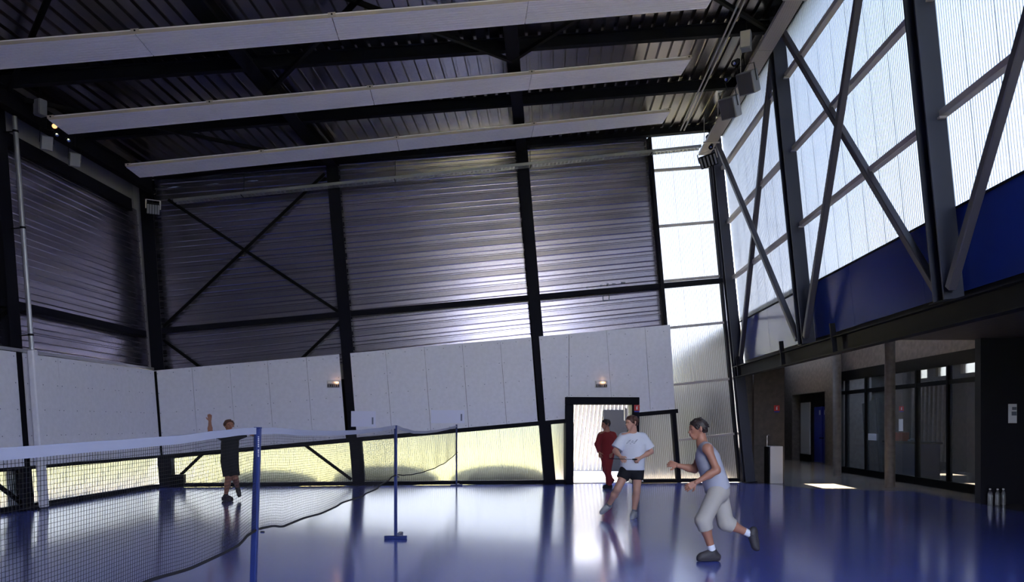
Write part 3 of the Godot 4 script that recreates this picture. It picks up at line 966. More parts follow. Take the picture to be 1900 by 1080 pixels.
# ------------------------------------------------------------------ lobby under and behind the glazed wall
func lobby() -> void:
	var end := structure("wall_pier", "dark concrete wall end between the hall and the corridor")
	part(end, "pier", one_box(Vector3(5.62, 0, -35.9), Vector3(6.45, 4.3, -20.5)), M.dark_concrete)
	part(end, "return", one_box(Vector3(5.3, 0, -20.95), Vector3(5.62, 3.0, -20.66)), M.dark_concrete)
	var rw := structure("wall_right", "grey concrete corridor wall with a recess for blue doors")
	var x := 10.75
	part(rw, "wall_face", one_box(Vector3(x, 0, -29.2), Vector3(x + 0.6, 4.3, -25.0)), M.concrete)
	part(rw, "wall_face", one_box(Vector3(x, 0, -36), Vector3(x + 0.6, 4.3, -33.1)), M.concrete)
	part(rw, "wall_face", one_box(Vector3(x, 2.85, -33.1), Vector3(x + 0.6, 4.3, -29.2)), M.concrete)
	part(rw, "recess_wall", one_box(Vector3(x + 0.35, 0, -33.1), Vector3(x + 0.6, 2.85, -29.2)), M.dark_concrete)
	part(rw, "return_wall", one_box(Vector3(9.7, 0, -25.3), Vector3(x + 0.6, 4.3, -25.0)), M.concrete)
	part(rw, "upstand_band", one_box(Vector3(9.7, 3.3, -25.0), Vector3(9.95, 4.35, -15.2)), M.concrete)
	part(rw, "far_wall", one_box(Vector3(5.62, 0, -36.2), Vector3(11.4, 4.3, -36.0)), M.concrete)
	# blue double door in the recess
	var dd := structure("door_2", "blue double door in the corridor recess")
	for a in [[-31.15, -30.25], [-30.2, -29.3]]:
		var leaf := part(dd, "door_leaf", one_box(Vector3(x + 0.28, 0.02, a[0]), Vector3(x + 0.34, 2.28, a[1]), 0.006), M.blue_door)
		part(leaf, "vision_panel", one_box(Vector3(x + 0.27, 1.95, a[1] - 0.32 if a[0] < -31 else a[0] + 0.18), Vector3(x + 0.285, 2.14, a[1] - 0.18 if a[0] < -31 else a[0] + 0.32)), M.paper)
		part(leaf, "handle", one_box(Vector3(x + 0.2, 1.0, a[1] - 0.12 if a[0] < -31 else a[0] + 0.06), Vector3(x + 0.28, 1.04, a[1] - 0.06 if a[0] < -31 else a[0] + 0.12)), M.black_paint)
	part(dd, "door_frame", one_box(Vector3(x + 0.3, 0, -30.25), Vector3(x + 0.36, 2.34, -30.2)), M.black_paint)
	var wp := thing("wall_panel", "tall pale panel leaning in the corridor recess beside the blue doors", "panel", Transform3D(Basis(), Vector3(x + 0.25, 0.3, -32.1)))
	part(wp, "sheet", one_box(Vector3(-0.03, 0.0, -0.55), Vector3(0.03, 2.2, 0.55), 0.01), M.white_paint)
	part(wp, "plinth", one_box(Vector3(-0.05, -0.3, -0.6), Vector3(0.05, 0, 0.6), 0.01), M.black_paint)
	# ceilings, with the rooflights that let the sun patch and the soft wash in
	var c := structure("ceiling_lobby", "dark lobby ceiling with rooflights")
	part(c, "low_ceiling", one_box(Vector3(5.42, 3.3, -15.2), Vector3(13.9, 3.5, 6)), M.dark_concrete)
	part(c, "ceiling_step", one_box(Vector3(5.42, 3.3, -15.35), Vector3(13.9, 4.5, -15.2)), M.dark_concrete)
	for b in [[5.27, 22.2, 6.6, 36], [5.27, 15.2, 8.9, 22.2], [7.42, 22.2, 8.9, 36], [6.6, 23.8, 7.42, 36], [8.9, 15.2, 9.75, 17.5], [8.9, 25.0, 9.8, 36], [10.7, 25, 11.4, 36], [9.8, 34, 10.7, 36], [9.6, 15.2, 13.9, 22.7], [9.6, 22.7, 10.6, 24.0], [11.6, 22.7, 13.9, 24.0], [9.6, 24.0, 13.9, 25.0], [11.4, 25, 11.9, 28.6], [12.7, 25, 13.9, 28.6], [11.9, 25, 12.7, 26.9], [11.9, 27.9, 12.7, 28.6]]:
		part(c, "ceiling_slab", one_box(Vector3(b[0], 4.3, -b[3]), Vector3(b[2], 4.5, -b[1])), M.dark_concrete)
	part(c, "rooflight", one_box(Vector3(8.9, 4.45, -25), Vector3(9.6, 4.47, -17.5)), M.polycarbonate)
	part(c, "rooflight", one_box(Vector3(9.8, 4.45, -34), Vector3(10.7, 4.47, -25)), M.polycarbonate)
	# round concrete pillars
	for p in [[8.8, -22.9, "round concrete pillar in front of the corridor wall"], [8.68, -19.1, "round concrete pillar in front of the glass lobby"]]:
		var t := thing("round_pillar", p[2], "pillar", Transform3D(Basis(), Vector3(p[0], 0, p[1])), "round concrete pillars")
		var g := Geo.new()
		g.lathe(PackedVector2Array([Vector2(0.0, 0), Vector2(0.125, 0), Vector2(0.125, 4.29), Vector2(0, 4.29)]), Vector3.ZERO, Basis(), 28)
		part(t, "shaft", g, M.concrete)
	# glass front of the inner room
	var w := structure("window_5", "dark framed glass front of the inner lobby room")
	var cuts := [24.95, 24.45, 22.95, 21.5, 19.8, 18.25, 16.9, 15.45]
	part(w, "sill", one_box(Vector3(9.66, 0, -24.95), Vector3(9.8, 0.2, -15.4)), M.black_paint)
	part(w, "head", one_box(Vector3(9.66, 3.0, -24.95), Vector3(9.82, 3.3, -15.4)), M.black_paint)
	part(w, "transom", one_box(Vector3(9.68, 2.55, -24.95), Vector3(9.78, 2.66, -15.4)), M.black_paint)
	for i in cuts.size():
		part(w, "mullion", one_box(Vector3(9.67, 0.2, -cuts[i] - 0.04), Vector3(9.79, 3.0, -cuts[i] + 0.04)), M.black_paint)
		if i > 0:
			part(w, "pane", one_box(Vector3(9.72, 0.2, -cuts[i - 1] + 0.04), Vector3(9.727, 2.55, -cuts[i] - 0.04)), M.clear_glass)
			part(w, "pane", one_box(Vector3(9.72, 2.66, -cuts[i - 1] + 0.04), Vector3(9.727, 3.0, -cuts[i] - 0.04)), M.clear_glass)
	# dark entrance block at the right
	var eb := structure("wall_entrance", "anthracite wall of the entrance at the right edge")
	part(eb, "front_face", one_box(Vector3(8.62, 0, -15.2), Vector3(13.9, 3.3, -15.0)), M.anthracite)
	part(eb, "outer_wall", one_box(Vector3(13.7, 0, -15.0), Vector3(13.9, 3.5, 6)), M.anthracite)
	var ir := structure("wall_inner_room", "dark rear wall of the inner lobby room with small high windows")
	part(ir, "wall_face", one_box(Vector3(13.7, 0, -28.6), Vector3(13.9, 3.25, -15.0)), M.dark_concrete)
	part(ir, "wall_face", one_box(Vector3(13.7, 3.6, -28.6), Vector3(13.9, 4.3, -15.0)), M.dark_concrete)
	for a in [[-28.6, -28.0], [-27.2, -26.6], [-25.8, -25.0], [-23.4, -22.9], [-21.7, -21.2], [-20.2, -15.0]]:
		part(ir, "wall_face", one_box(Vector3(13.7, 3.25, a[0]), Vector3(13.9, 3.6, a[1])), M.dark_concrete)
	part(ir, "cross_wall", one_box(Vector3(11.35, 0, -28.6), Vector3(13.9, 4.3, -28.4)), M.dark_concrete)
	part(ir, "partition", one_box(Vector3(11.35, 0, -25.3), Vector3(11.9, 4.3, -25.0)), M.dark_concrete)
	part(ir, "high_pane", one_box(Vector3(13.79, 3.25, -28.2), Vector3(13.81, 3.6, -20.0)), M.polycarbonate)
	part(ir, "cross_wall", one_box(Vector3(9.8, 0, -15.4), Vector3(13.9, 4.3, -15.2)), M.dark_concrete)


# ------------------------------------------------------------------ outdoors
func outside() -> void:
	var g := structure("ground", "sunlit grass outside the hall")
	part(g, "lawn", slab(rect(-120, -60, 120, 160), -0.06, 0.3), M.grass)
	part(g, "apron", slab(rect(-0.6, 20.7, 12, 26.0), -0.02, 0.03), M.pale_concrete, "pale concrete apron outside the open door")
	part(g, "gravel_strip", slab(rect(-12.2, -2, -10.45, 24), -0.02, 0.03), M.pale_concrete, "pale strip along the left wall")
	# corrugated annexe seen through the doorway
	var an := thing("annexe", "low annexe of leaning corrugated metal seen through the open door", "building", Transform3D(Basis(), Vector3(0.5, -0.05, -25.7)))
	var sheet := Geo.new()
	for i in 36:
		var x := i * 0.135
		sheet.bar(Vector3(x - 0.03, 0.05, 0), Vector3(x + 0.24, 2.75, 0), 0.07, 0.09, Vector3(0, 0, 1), 0.03)
	part(an, "corrugated_sheet", sheet, M.annexe_metal).set_meta("kind", "stuff")
	part(an, "wall", one_box(Vector3(-0.1, 0, -3.0), Vector3(5.0, 2.75, -0.02)), M.galvanised)
	part(an, "roof_edge", one_box(Vector3(-0.15, 2.75, -3.1), Vector3(5.1, 2.85, 0.15)), M.pale_concrete)
	part(an, "door", one_box(Vector3(1.42, 0.0, 0.05), Vector3(2.22, 2.12, 0.12), 0.01), M.dark_grey, "dark grey door")
	part(an, "door", one_box(Vector3(4.1, 0.0, 0.05), Vector3(4.8, 2.2, 0.12), 0.01), M.hazed_green, "greenish door")
	var cp := thing("added_canopy", "unseen flat slab added over the open door to block the sun", "added_canopy", TB)  # out of view, added to keep direct sun out of the doorway
	part(cp, "slab", one_box(Vector3(0.1, 2.42, -2.6), Vector3(2.8, 2.5, -0.38)), M.outside_wall)
	# hills and hedges
	var rng := RandomNumberGenerator.new()
	rng.seed = 4
	var hl := structure("hills", "low green hills beyond the glazing, paled by haze put into their colour")
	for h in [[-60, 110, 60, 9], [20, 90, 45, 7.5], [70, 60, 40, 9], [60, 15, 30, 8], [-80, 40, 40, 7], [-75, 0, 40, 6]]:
		part(hl, "hill", mound(h[2], h[3], rng), M.hazed_green, "", Transform3D(Basis(), Vector3(h[0], -0.2, -h[1])))
	for h in [[-4.5, 21.2, 1.5, 0.5, "behind the cross braced bay"], [-1.3, 21.4, 1.35, 0.5, "behind the middle of the end wall"], [-7.6, 20.6, 1.3, 0.4, "near the far left corner"]]:
		part(thing("bush", "low dark bush outside the low window, " + h[4], "bush", Transform3D(Basis(), Vector3(h[0], -0.1, -h[1])), "bushes outside"), "foliage", mound(h[2], h[3], rng), M.bush)


func mound(r: float, h: float, rng: RandomNumberGenerator) -> Geo:
	var g := Geo.new()
	var f := FastNoiseLite.new()
	f.seed = rng.randi()
	f.frequency = 0.9
	var N := 22
	var K := 7
	for k in K:
		for i in N:
			var q := []
			for c in [[i, k], [i + 1, k], [i + 1, k + 1], [i, k + 1]]:
				var a: float = TAU * (c[0] % N) / N
				var u: float = float(c[1]) / K
				var rr: float = r * (1.0 + 0.18 * f.get_noise_2d(cos(a) * 2, sin(a) * 2)) * (1.0 - u * u * 0.98 if c[1] < K else 0.0)
				q.append(Vector3(cos(a) * rr, h * sin(u * PI / 2) * (1.0 + 0.15 * f.get_noise_2d(cos(a) * 2 + 5, sin(a) * 2)), -sin(a) * rr * 0.8))
			if k == K - 1:
				g.tri(q[0], q[1], q[2])
			else:
				g.quad(q[0], q[1], q[2], q[3])
	return g


# ------------------------------------------------------------------ badminton nets
func net_line(d: float) -> float:           # x of the row of nets at distance d
	return -1.97 - 0.0244 * (d - 5.14)


func nets() -> void:
	var posts := [[-0.1, "blue net post behind the viewer"], [5.14, "tall blue net post in the foreground with a strip of white lettering"], [10.47, "blue net post on a crossbar foot in the middle of the hall"], [19.3, "thin blue net post nearest the end wall"]]
	for i in 4:
		if i == 0: continue
		var d: float = posts[i][0]
		var t := thing("net_post", posts[i][1], "net post", Transform3D(Basis(), Vector3(net_line(d), 0, -d)), "blue net posts")
		var leanx := 0.045 if i == 1 else 0.0
		var g := Geo.new()
		var foot := Vector3(-leanx, 0.04, 0)
		g.bar(foot, Vector3(0, 1.565, 0), 0.04, 0.04, Vector3(0, 0, 1), 0.005)
		part(t, "upright", g, M.blue_post)
		g = Geo.new()
		g.box(Vector3(0, 1.57, 0), Vector3(0.043, 0.012, 0.043), Basis(), 0.003)
		part(t, "cap", g, M.blue_post)
		g = Geo.new()
		g.box(Vector3(-leanx, 0.022, 0), Vector3(0.31, 0.044, 0.06), Basis(), 0.006)
		g.box(Vector3(-leanx, 0.022, -0.2), Vector3(0.06, 0.044, 0.4), Basis(), 0.006)
		part(t, "foot", g, M.blue_post)
		g = Geo.new()
		g.tube(PackedVector3Array([Vector3(0.02, 0.86, 0.0), Vector3(0.045, 0.86, 0.0)]), 0.008, 8)
		part(t, "hook", g, M.chrome)
		if i == 1:
			g = Geo.new()
			for k in 11:
				if k == 6: continue
				g.box(Vector3(0.012, 1.51 - k * 0.013, 0.0205), Vector3(0.009, 0.009 if k % 3 else 0.006, 0.001))
			part(t, "lettering", g, M.white_paint, "white upright lettering")
	# top and bottom edges as measured: [distance, height]
	var spans := [
		[[[0.2, 1.5], [1.5, 1.475], [2.63, 1.475], [3.3, 1.485], [3.91, 1.495], [4.5, 1.518], [4.85, 1.53], [5.1, 1.532]],
			[[0.2, 0.86], [1.5, 0.8], [3.0, 0.82], [3.68, 0.832], [4.107, 0.811], [4.5, 0.82], [4.78, 0.83], [4.95, 0.868], [5.1, 0.878]], "net in the foreground running out of the picture towards the viewer"],
		[[[5.18, 1.53], [5.5, 1.53], [6.2, 1.505], [7.2, 1.49], [8.2, 1.49], [9.2, 1.505], [10.0, 1.525], [10.43, 1.535]],
			[[5.18, 0.877], [5.45, 0.86], [5.7, 0.822], [6.16, 0.826], [6.7, 0.806], [7.28, 0.802], [7.5, 0.812], [8.31, 0.795], [8.5, 0.812], [9.23, 0.806], [9.4, 0.835], [10.0, 0.85], [10.15, 0.88], [10.43, 0.885]], "net between the lettered foreground post and the middle post"],
		[[[10.51, 1.535], [11.2, 1.49], [12.2, 1.44], [13.5, 1.426], [15.0, 1.43], [16.8, 1.455], [18.4, 1.49], [19.25, 1.51]],
			[[10.51, 0.885], [11.2, 0.83], [12.1, 0.785], [13.5, 0.742], [14.8, 0.728], [16.1, 0.726], [17.6, 0.76], [19.25, 0.845]], "net sagging between the middle post and the end wall post"]]
	for sp in spans:
		var d0: float = sp[0][0][0]
		var d1: float = sp[0][-1][0]
		var t := thing("badminton_net", "dark badminton " + sp[2], "net", Transform3D(Basis(), Vector3(net_line(d0), 0, -d0)), "badminton nets")
		var o := Vector3(net_line(d0), 0, -d0)
		var at := func(d: float, f: float) -> Vector3:
			var hi := follow(sp[0], d)
			var lo := follow(sp[1], d)
			return Vector3(net_line(d) + 0.012 * sin(d * 3.1) * (1.0 - f), lerpf(lo, hi, f), -d) - o
		var cords := Geo.new()
		var thick: float = 0.0011 if d0 < 1.0 else 0.0008 if d0 < 6.0 else 0.00045
		var n := int((d1 - d0) / 0.02)
		for i in n + 1:
			var d := lerpf(d0, d1, float(i) / n)
			var p := PackedVector3Array()
			for k in 6:
				p.append(at.call(d, k / 5.0))
			cords.tube(p, thick, 3, false)
		var m := int((d1 - d0) / 0.12)
		for j in range(1, 35):
			var p := PackedVector3Array()
			for i in m + 1:
				p.append(at.call(lerpf(d0, d1, float(i) / m), j / 35.0))
			cords.tube(p, thick, 3, false)
		part(t, "mesh", cords, M.net_cord).set_meta("kind", "stuff")
		var tape := Geo.new()
		var line := PackedVector3Array()
		var low := PackedVector3Array()
		for i in 61:
			var d := lerpf(d0, d1, i / 60.0)
			line.append(at.call(d, 1.0))
			low.append(at.call(d, 0.0))
		for i in 60:
			tape.bar(line[i] + Vector3(0, 0.018, 0), line[i + 1] + Vector3(0, 0.018, 0), 0.008, 0.045)
		part(t, "top_tape", tape, M.white_tape)
		var cord := Geo.new()
		cord.tube(low, 0.009, 6)
		part(t, "bottom_cord", cord, M.net_cord)


func follow(tab: Array, x: float) -> float:    # smooth curve through a table
	var n := tab.size()
	for i in n - 1:
		if x <= tab[i + 1][0] or i == n - 2:
			var a: float = tab[i][0]
			var b: float = tab[i + 1][0]
			var u := clampf((x - a) / (b - a), 0, 1)
			var p0: float = tab[maxi(i - 1, 0)][1]
			var p1: float = tab[i][1]
			var p2: float = tab[i + 1][1]
			var p3: float = tab[mini(i + 2, n - 1)][1]
			return cubic_interpolate(p1, p2, lerpf(p1, p0, 0.5), lerpf(p2, p3, 0.5), u) if false else lerpf(p1, p2, u * u * (3 - 2 * u) * 0.6 + u * 0.4)
	return 0.0


# ------------------------------------------------------------------ fittings
func speaker(label: String, at: Vector3, size: Vector3, b: Basis, front: Material) -> void:
	var t := thing("loudspeaker", label, "loudspeaker", Transform3D(b, at), "hung loudspeakers")
	part(t, "cabinet", one_box(-size / 2, size / 2, 0.015), M.grey_case)
	part(t, "grille", one_box(Vector3(-size.x * 0.44, -size.y * 0.45, size.z / 2), Vector3(size.x * 0.44, size.y * 0.45, size.z / 2 + 0.012), 0.004), front)
	var g := Geo.new()
	g.bar(Vector3(-size.x / 2 - 0.012, 0, 0), Vector3(-size.x / 2 - 0.012, size.y / 2 + 0.12, 0), 0.03, 0.008)
	g.bar(Vector3(size.x / 2 + 0.012, 0, 0), Vector3(size.x / 2 + 0.012, size.y / 2 + 0.12, 0), 0.03, 0.008)
	g.bar(Vector3(-size.x / 2 - 0.012, size.y / 2 + 0.12, 0), Vector3(size.x / 2 + 0.012, size.y / 2 + 0.12, 0), 0.03, 0.008)
	g.bar(Vector3(0, size.y / 2 + 0.12, 0), Vector3(0, size.y / 2 + 0.4, 0), 0.02, 0.02)
	part(t, "bracket", g, M.black_paint)


func spot(label: String, at: Vector3, aim: Vector3, lamp: Material) -> void:
	var b := Geo.along(Vector3.ZERO, aim)
	var t := thing("spotlight", label, "spotlight", Transform3D(b, at), "small spotlights")
	var g := Geo.new()
	g.lathe(PackedVector2Array([Vector2(0, -0.12), Vector2(0.045, -0.11), Vector2(0.055, 0.0), Vector2(0.062, 0.06), Vector2(0.05, 0.06), Vector2(0.045, 0.03)]), Vector3.ZERO, Basis(Vector3(1, 0, 0), Vector3(0, 0, 1), Vector3(0, -1, 0)), 16)
	part(t, "housing", g, M.black_paint)
	g = Geo.new()
	g.lathe(PackedVector2Array([Vector2(0.046, 0.028), Vector2(0.03, 0.045), Vector2(0.0, 0.05)]), Vector3.ZERO, Basis(Vector3(1, 0, 0), Vector3(0, 0, 1), Vector3(0, -1, 0)), 16)
	part(t, "lens", g, lamp)


func floodlight(label: String, at: Vector3, b: Basis, size: Vector3) -> void:
	var t := thing("floodlight", label, "floodlight", Transform3D(b, at), "corner floodlights")
	part(t, "housing", one_box(-size / 2, size / 2 - Vector3(0, 0, 0.02), 0.012), M.black_paint)
	for i in 5:
		var x := size.x * (-0.4 + 0.2 * i)
		part(t, "louvre", one_box(Vector3(x - 0.022, -size.y * 0.42, size.z / 2 - 0.02), Vector3(x + 0.022, size.y * 0.42, size.z / 2), 0.004), M.grey_case)
	var g := Geo.new()
	for e in [-1, 1]:
		g.bar(Vector3(e * (size.x / 2 + 0.012), 0, 0), Vector3(e * (size.x / 2 + 0.012), size.y * 0.5 + 0.07, -0.06), 0.03, 0.01)
	g.bar(Vector3(-size.x / 2 - 0.012, size.y * 0.5 + 0.07, -0.06), Vector3(size.x / 2 + 0.012, size.y * 0.5 + 0.07, -0.06), 0.03, 0.012)
	part(t, "bracket", g, M.light_steel)


func exit_lamp(label: String, s: float, y: float, glow_at: Array) -> void:
	var t := thing("emergency_light", label, "emergency light", TB * Transform3D(Basis(), Vector3(s, y, 0.02)), "emergency lights")
	part(t, "back_tray", one_box(Vector3(-0.17, -0.09, 0), Vector3(0.17, 0.09, 0.02), 0.006), M.white_paint)
	part(t, "cover", one_box(Vector3(-0.15, -0.085, 0.02), Vector3(0.15, 0.0, 0.055), 0.01), M.grey_case)
	part(t, "reflector", one_box(Vector3(-0.15, 0.004, 0.02), Vector3(0.15, 0.075, 0.05), 0.01), M.white_paint)
	for k in 6:
		var x := -0.13 + k * 0.05
		part(t, "mark", one_box(Vector3(x, -0.07 if k % 2 else -0.078, 0.055), Vector3(x + (0.022 if k % 3 else 0.012), -0.012, 0.0565)), M.black_paint)
	for x in glow_at:
		part(t, "lamp", one_box(Vector3(x - 0.014, 0.026, 0.05), Vector3(x + 0.014, 0.054, 0.06), 0.008), M.lamp_glow)
	var l := OmniLight3D.new()
	l.name = "emergency_glow"
	l.light_color = Color(1, 0.75, 0.5)
	l.light_energy = 0.01
	l.light_size = 0.02
	l.omni_range = 40
	l.omni_attenuation = 2.0
	l.shadow_enabled = true
	l.position = Vector3(glow_at[0], 0.04, 0.075)
	t.add_child(l)


func safety_sign(label: String, at: Transform3D) -> void:
	var t := thing("safety_sign", label, "sign", at, "red fire extinguisher signs")
	part(t, "plate", one_box(Vector3(-0.075, -0.075, 0), Vector3(0.075, 0.075, 0.006)), M.red_sign)
	var g := Geo.new()
	g.box(Vector3(0, -0.012, 0.007), Vector3(0.034, 0.07, 0.002))
	g.box(Vector3(0, 0.033, 0.007), Vector3(0.016, 0.016, 0.002))
	g.box(Vector3(0.014, 0.044, 0.007), Vector3(0.036, 0.007, 0.002))
	part(t, "pictogram", g, M.white_paint)
	part(t, "lower_strip", one_box(Vector3(-0.07, -0.115, 0), Vector3(0.07, -0.082, 0.005)), M.blue_door)


func equipment() -> void:
	var turned := Basis(Vector3.UP, deg_to_rad(-38)) * Basis(Vector3.RIGHT, deg_to_rad(28))
	speaker("grey loudspeaker hung beside the perforated tray, the nearer of the pair", Vector3(4.0, 8.38, -15.0), Vector3(0.34, 0.42, 0.32), turned, M.speaker_cloth)
	speaker("grey loudspeaker hung beside the perforated tray, the farther of the pair", Vector3(3.82, 8.2, -15.75), Vector3(0.34, 0.42, 0.32), turned, M.speaker_cloth)
	speaker("small pale loudspeaker high on the left wall, the nearer of the pair", Vector3(-9.55, 6.95, -14.4), Vector3(0.2, 0.27, 0.16), Basis(Vector3.UP, deg_to_rad(40)) * Basis(Vector3.RIGHT, deg_to_rad(15)), M.grey_case)
	speaker("small pale loudspeaker high on the left wall, the farther of the pair", Vector3(-9.55, 6.93, -15.25), Vector3(0.2, 0.27, 0.16), Basis(Vector3.UP, deg_to_rad(40)) * Basis(Vector3.RIGHT, deg_to_rad(15)), M.grey_case)
	for r in [["grey junction box hung from the purlin above the loudspeakers", Vector3(3.85, 9.0, -14.6), Vector3(0.2, 0.34, 0.2)], ["grey junction box at the head of the left wall", Vector3(-9.5, 7.52, -14.15), Vector3(0.17, 0.3, 0.15)]]:
		var t := thing("junction_box", r[0], "box", Transform3D(Basis(Vector3.UP, -0.4), r[1]), "junction boxes")
		var h: Vector3 = r[2] / 2
		part(t, "case", one_box(-h, h, 0.01), M.grey_case)
		part(t, "lid", one_box(Vector3(-h.x * 0.9, -h.y * 0.9, h.z), Vector3(h.x * 0.9, h.y * 0.9, h.z + 0.012), 0.004), M.light_steel if r[1].x > 0 else M.grey_case)
		var g := Geo.new()
		g.bar(Vector3(0, h.y, 0), Vector3(0, h.y + 0.3, 0), 0.05, 0.03)
		part(t, "hanger", g, M.black_paint)
	spot("black spotlight under the junction box near the glazing, the upper one", Vector3(3.68, 8.66, -14.75), Vector3(-0.6, -0.6, 0.5), M.chrome)
	spot("black spotlight under the junction box near the glazing, the lower one", Vector3(3.6, 8.5, -15.1), Vector3(-0.6, -0.6, 0.5), M.chrome)
	spot("small spotlight at the head of the left wall, glowing orange", Vector3(-9.5, 7.34, -14.55), Vector3(0.6, -0.4, 0.7), M.lamp_glow)
	spot("small unlit spotlight at the head of the left wall under the glowing one", Vector3(-9.5, 7.2, -14.62), Vector3(0.6, -0.4, 0.7), M.chrome)
	spot("small unlit spotlight at the head of the left wall, farthest along the beam", Vector3(-9.45, 7.2, -14.9), Vector3(0.6, -0.4, 0.7), M.chrome)
	floodlight("louvred floodlight hung in the bright far right corner under the roof", Vector3(4.15, 8.36, -19.4), Basis(Vector3.UP, deg_to_rad(-20)) * Basis(Vector3.BACK, deg_to_rad(14)) * Basis(Vector3.RIGHT, deg_to_rad(25)), Vector3(0.44, 0.3, 0.22))
	floodlight("pale floodlight high in the dark far left corner", Vector3(-9.45, 6.75, -18.1), Basis(Vector3.UP, deg_to_rad(30)) * Basis(Vector3.RIGHT, deg_to_rad(20)), Vector3(0.28, 0.26, 0.2))
	spot("small spotlight above the louvred floodlight in the far right corner", Vector3(4.22, 8.72, -19.4), Vector3(-0.3, -0.6, 0.7), M.chrome)
	exit_lamp("small emergency light on the white boards, left of the middle bay", -5.5 - 0.0, 2.61, [0.09])
	exit_lamp("small emergency light on the white boards above the open door", 1.45, 2.65, [0.03, 0.09])
	safety_sign("small red fire extinguisher sign on the open door's frame", TB * Transform3D(Basis(), Vector3(2.38, 2.02, 0.182)))


func lobby_things() -> void:
	safety_sign("small red fire extinguisher sign on the dark concrete pier", Transform3D(Basis(), Vector3(6.24, 2.02, -20.498)))
	safety_sign("small red sign seen through the glass of the inner room", Transform3D(Basis(), Vector3(11.74, 2.1, -24.995)))
	var t := thing("drinking_fountain", "white pedestal drinking fountain with a thin tap beside the dark pier", "drinking fountain", Transform3D(Basis(), Vector3(6.12, 0, -20.3)))
	part(t, "pedestal", one_box(Vector3(-0.17, 0.0, -0.19), Vector3(0.17, 1.0, 0.19), 0.012), M.white_paint)
	var g := Geo.new()
	g.tube(PackedVector3Array([Vector3(-0.2, 0.98, 0), Vector3(-0.2, 1.26, 0), Vector3(-0.17, 1.3, 0), Vector3(-0.12, 1.29, 0)]), 0.009, 8)
	part(t, "tap", g, M.chrome)
	part(t, "side_panel", one_box(Vector3(-0.225, 0.0, -0.17), Vector3(-0.172, 0.98, 0.17), 0.006), M.black_paint)
	# paper on the dark entrance wall
	t = thing("notice", "pale paper notice on the dark entrance wall", "notice", Transform3D(Basis(), Vector3(9.25, 1.8, -14.995)))
	part(t, "sheet", one_box(Vector3(-0.085, -0.19, 0), Vector3(0.085, 0.19, 0.004)), M.paper)
	part(t, "print", one_box(Vector3(-0.02, -0.04, 0.004), Vector3(0.08, 0.04, 0.0055)), M.grey_print)
	part(t, "print", one_box(Vector3(-0.01, 0.07, 0.004), Vector3(0.08, 0.13, 0.0055)), M.grey_print)
	# clear plastic bottles at the foot of the entrance wall
	for i in 3:
		t = thing("water_bottle", ["left", "middle", "right"][i] + "most of three clear bottles standing at the foot of the dark entrance wall" if i != 1 else "middle one of three clear bottles standing at the foot of the dark entrance wall", "bottle", Transform3D(Basis(), Vector3(8.72 + 0.13 * i, 0, -14.85 + 0.03 * (i % 2))), "clear bottles")
		g = Geo.new()
		g.lathe(PackedVector2Array([Vector2(0, 0), Vector2(0.045, 0.0), Vector2(0.047, 0.02), Vector2(0.047, 0.2), Vector2(0.04, 0.24), Vector2(0.016, 0.28), Vector2(0.015, 0.3)]), Vector3.ZERO, Basis(), 18)
		part(t, "body", g, M.clear_glass)
		g = Geo.new()
		g.lathe(PackedVector2Array([Vector2(0.018, 0.298), Vector2(0.018, 0.32), Vector2(0, 0.322)]), Vector3.ZERO, Basis(), 14)
		part(t, "cap", g, M.white_paint)
	# the inner room: counter, things on it, leaning slats, desk
	t = thing("reception_counter", "dark blue reception counter inside the glass lobby room", "counter", Transform3D(Basis(), Vector3(11.0, 0, -22.4)))
	part(t, "body", one_box(Vector3(-0.5, 0, -1.1), Vector3(0.1, 1.02, 1.1), 0.01), M.navy)
	part(t, "top", one_box(Vector3(-0.55, 1.02, -1.15), Vector3(0.15, 1.07, 1.15), 0.008), M.black_paint)
	t = thing("cardboard_box", "small orange brown box on the reception counter", "box", Transform3D(Basis(), Vector3(10.75, 1.07, -22.9)))
	part(t, "carton", one_box(Vector3(-0.15, 0, -0.2), Vector3(0.15, 0.26, 0.2), 0.006), M.orange)
	part(t, "flap", one_box(Vector3(-0.15, 0.26, -0.01), Vector3(0.15, 0.265, 0.2)), M.orange)
	t = thing("telephone", "pale telephone on the reception counter", "telephone", Transform3D(Basis(), Vector3(10.75, 1.07, -22.2)))
	part(t, "base", one_box(Vector3(-0.1, 0, -0.1), Vector3(0.1, 0.06, 0.1), 0.015), M.grey_case)
	part(t, "handset", one_box(Vector3(-0.03, 0.06, -0.11), Vector3(0.03, 0.1, 0.11), 0.015), M.grey_case)
	t = thing("notice", "white notice stuck inside the glass front near the corridor", "notice", Transform3D(Basis(Vector3.UP, -PI / 2), Vector3(9.7, 1.2, -22.5)))
	part(t, "sheet", one_box(Vector3(-0.28, -0.1, 0), Vector3(0.28, 0.1, 0.004)), M.paper)
	t = thing("notice", "tall pale notice under the red sign in the inner room", "notice", Transform3D(Basis(), Vector3(11.72, 1.55, -24.995)))
	part(t, "sheet", one_box(Vector3(-0.07, -0.2, 0), Vector3(0.07, 0.2, 0.006)), M.paper)
	for i in 9:
		t = thing("wall_slat", "tall leaning brown slat on the rear wall of the inner room", "slat", Transform3D(Basis(Vector3.RIGHT, 0.06), Vector3(13.5, 0.3, -27.9 + i * 0.3)), "leaning slats of the inner room")
		part(t, "board", one_box(Vector3(-0.04, 0, -0.07), Vector3(0.04, 2.8, 0.07), 0.01), M.concrete)
	t = thing("leaning_panel", "broad pale brown panel leaning behind the glass next to the pillar", "panel", Transform3D(Basis(Vector3.RIGHT, -0.12), Vector3(10.2, 0.02, -23.6)))
	part(t, "sheet", one_box(Vector3(-0.03, 0, -0.5), Vector3(0.03, 2.3, 0.5), 0.008), M.concrete)
	part(t, "edge", one_box(Vector3(-0.04, 0, 0.5), Vector3(0.04, 2.3, 0.54), 0.006), M.dark_concrete)
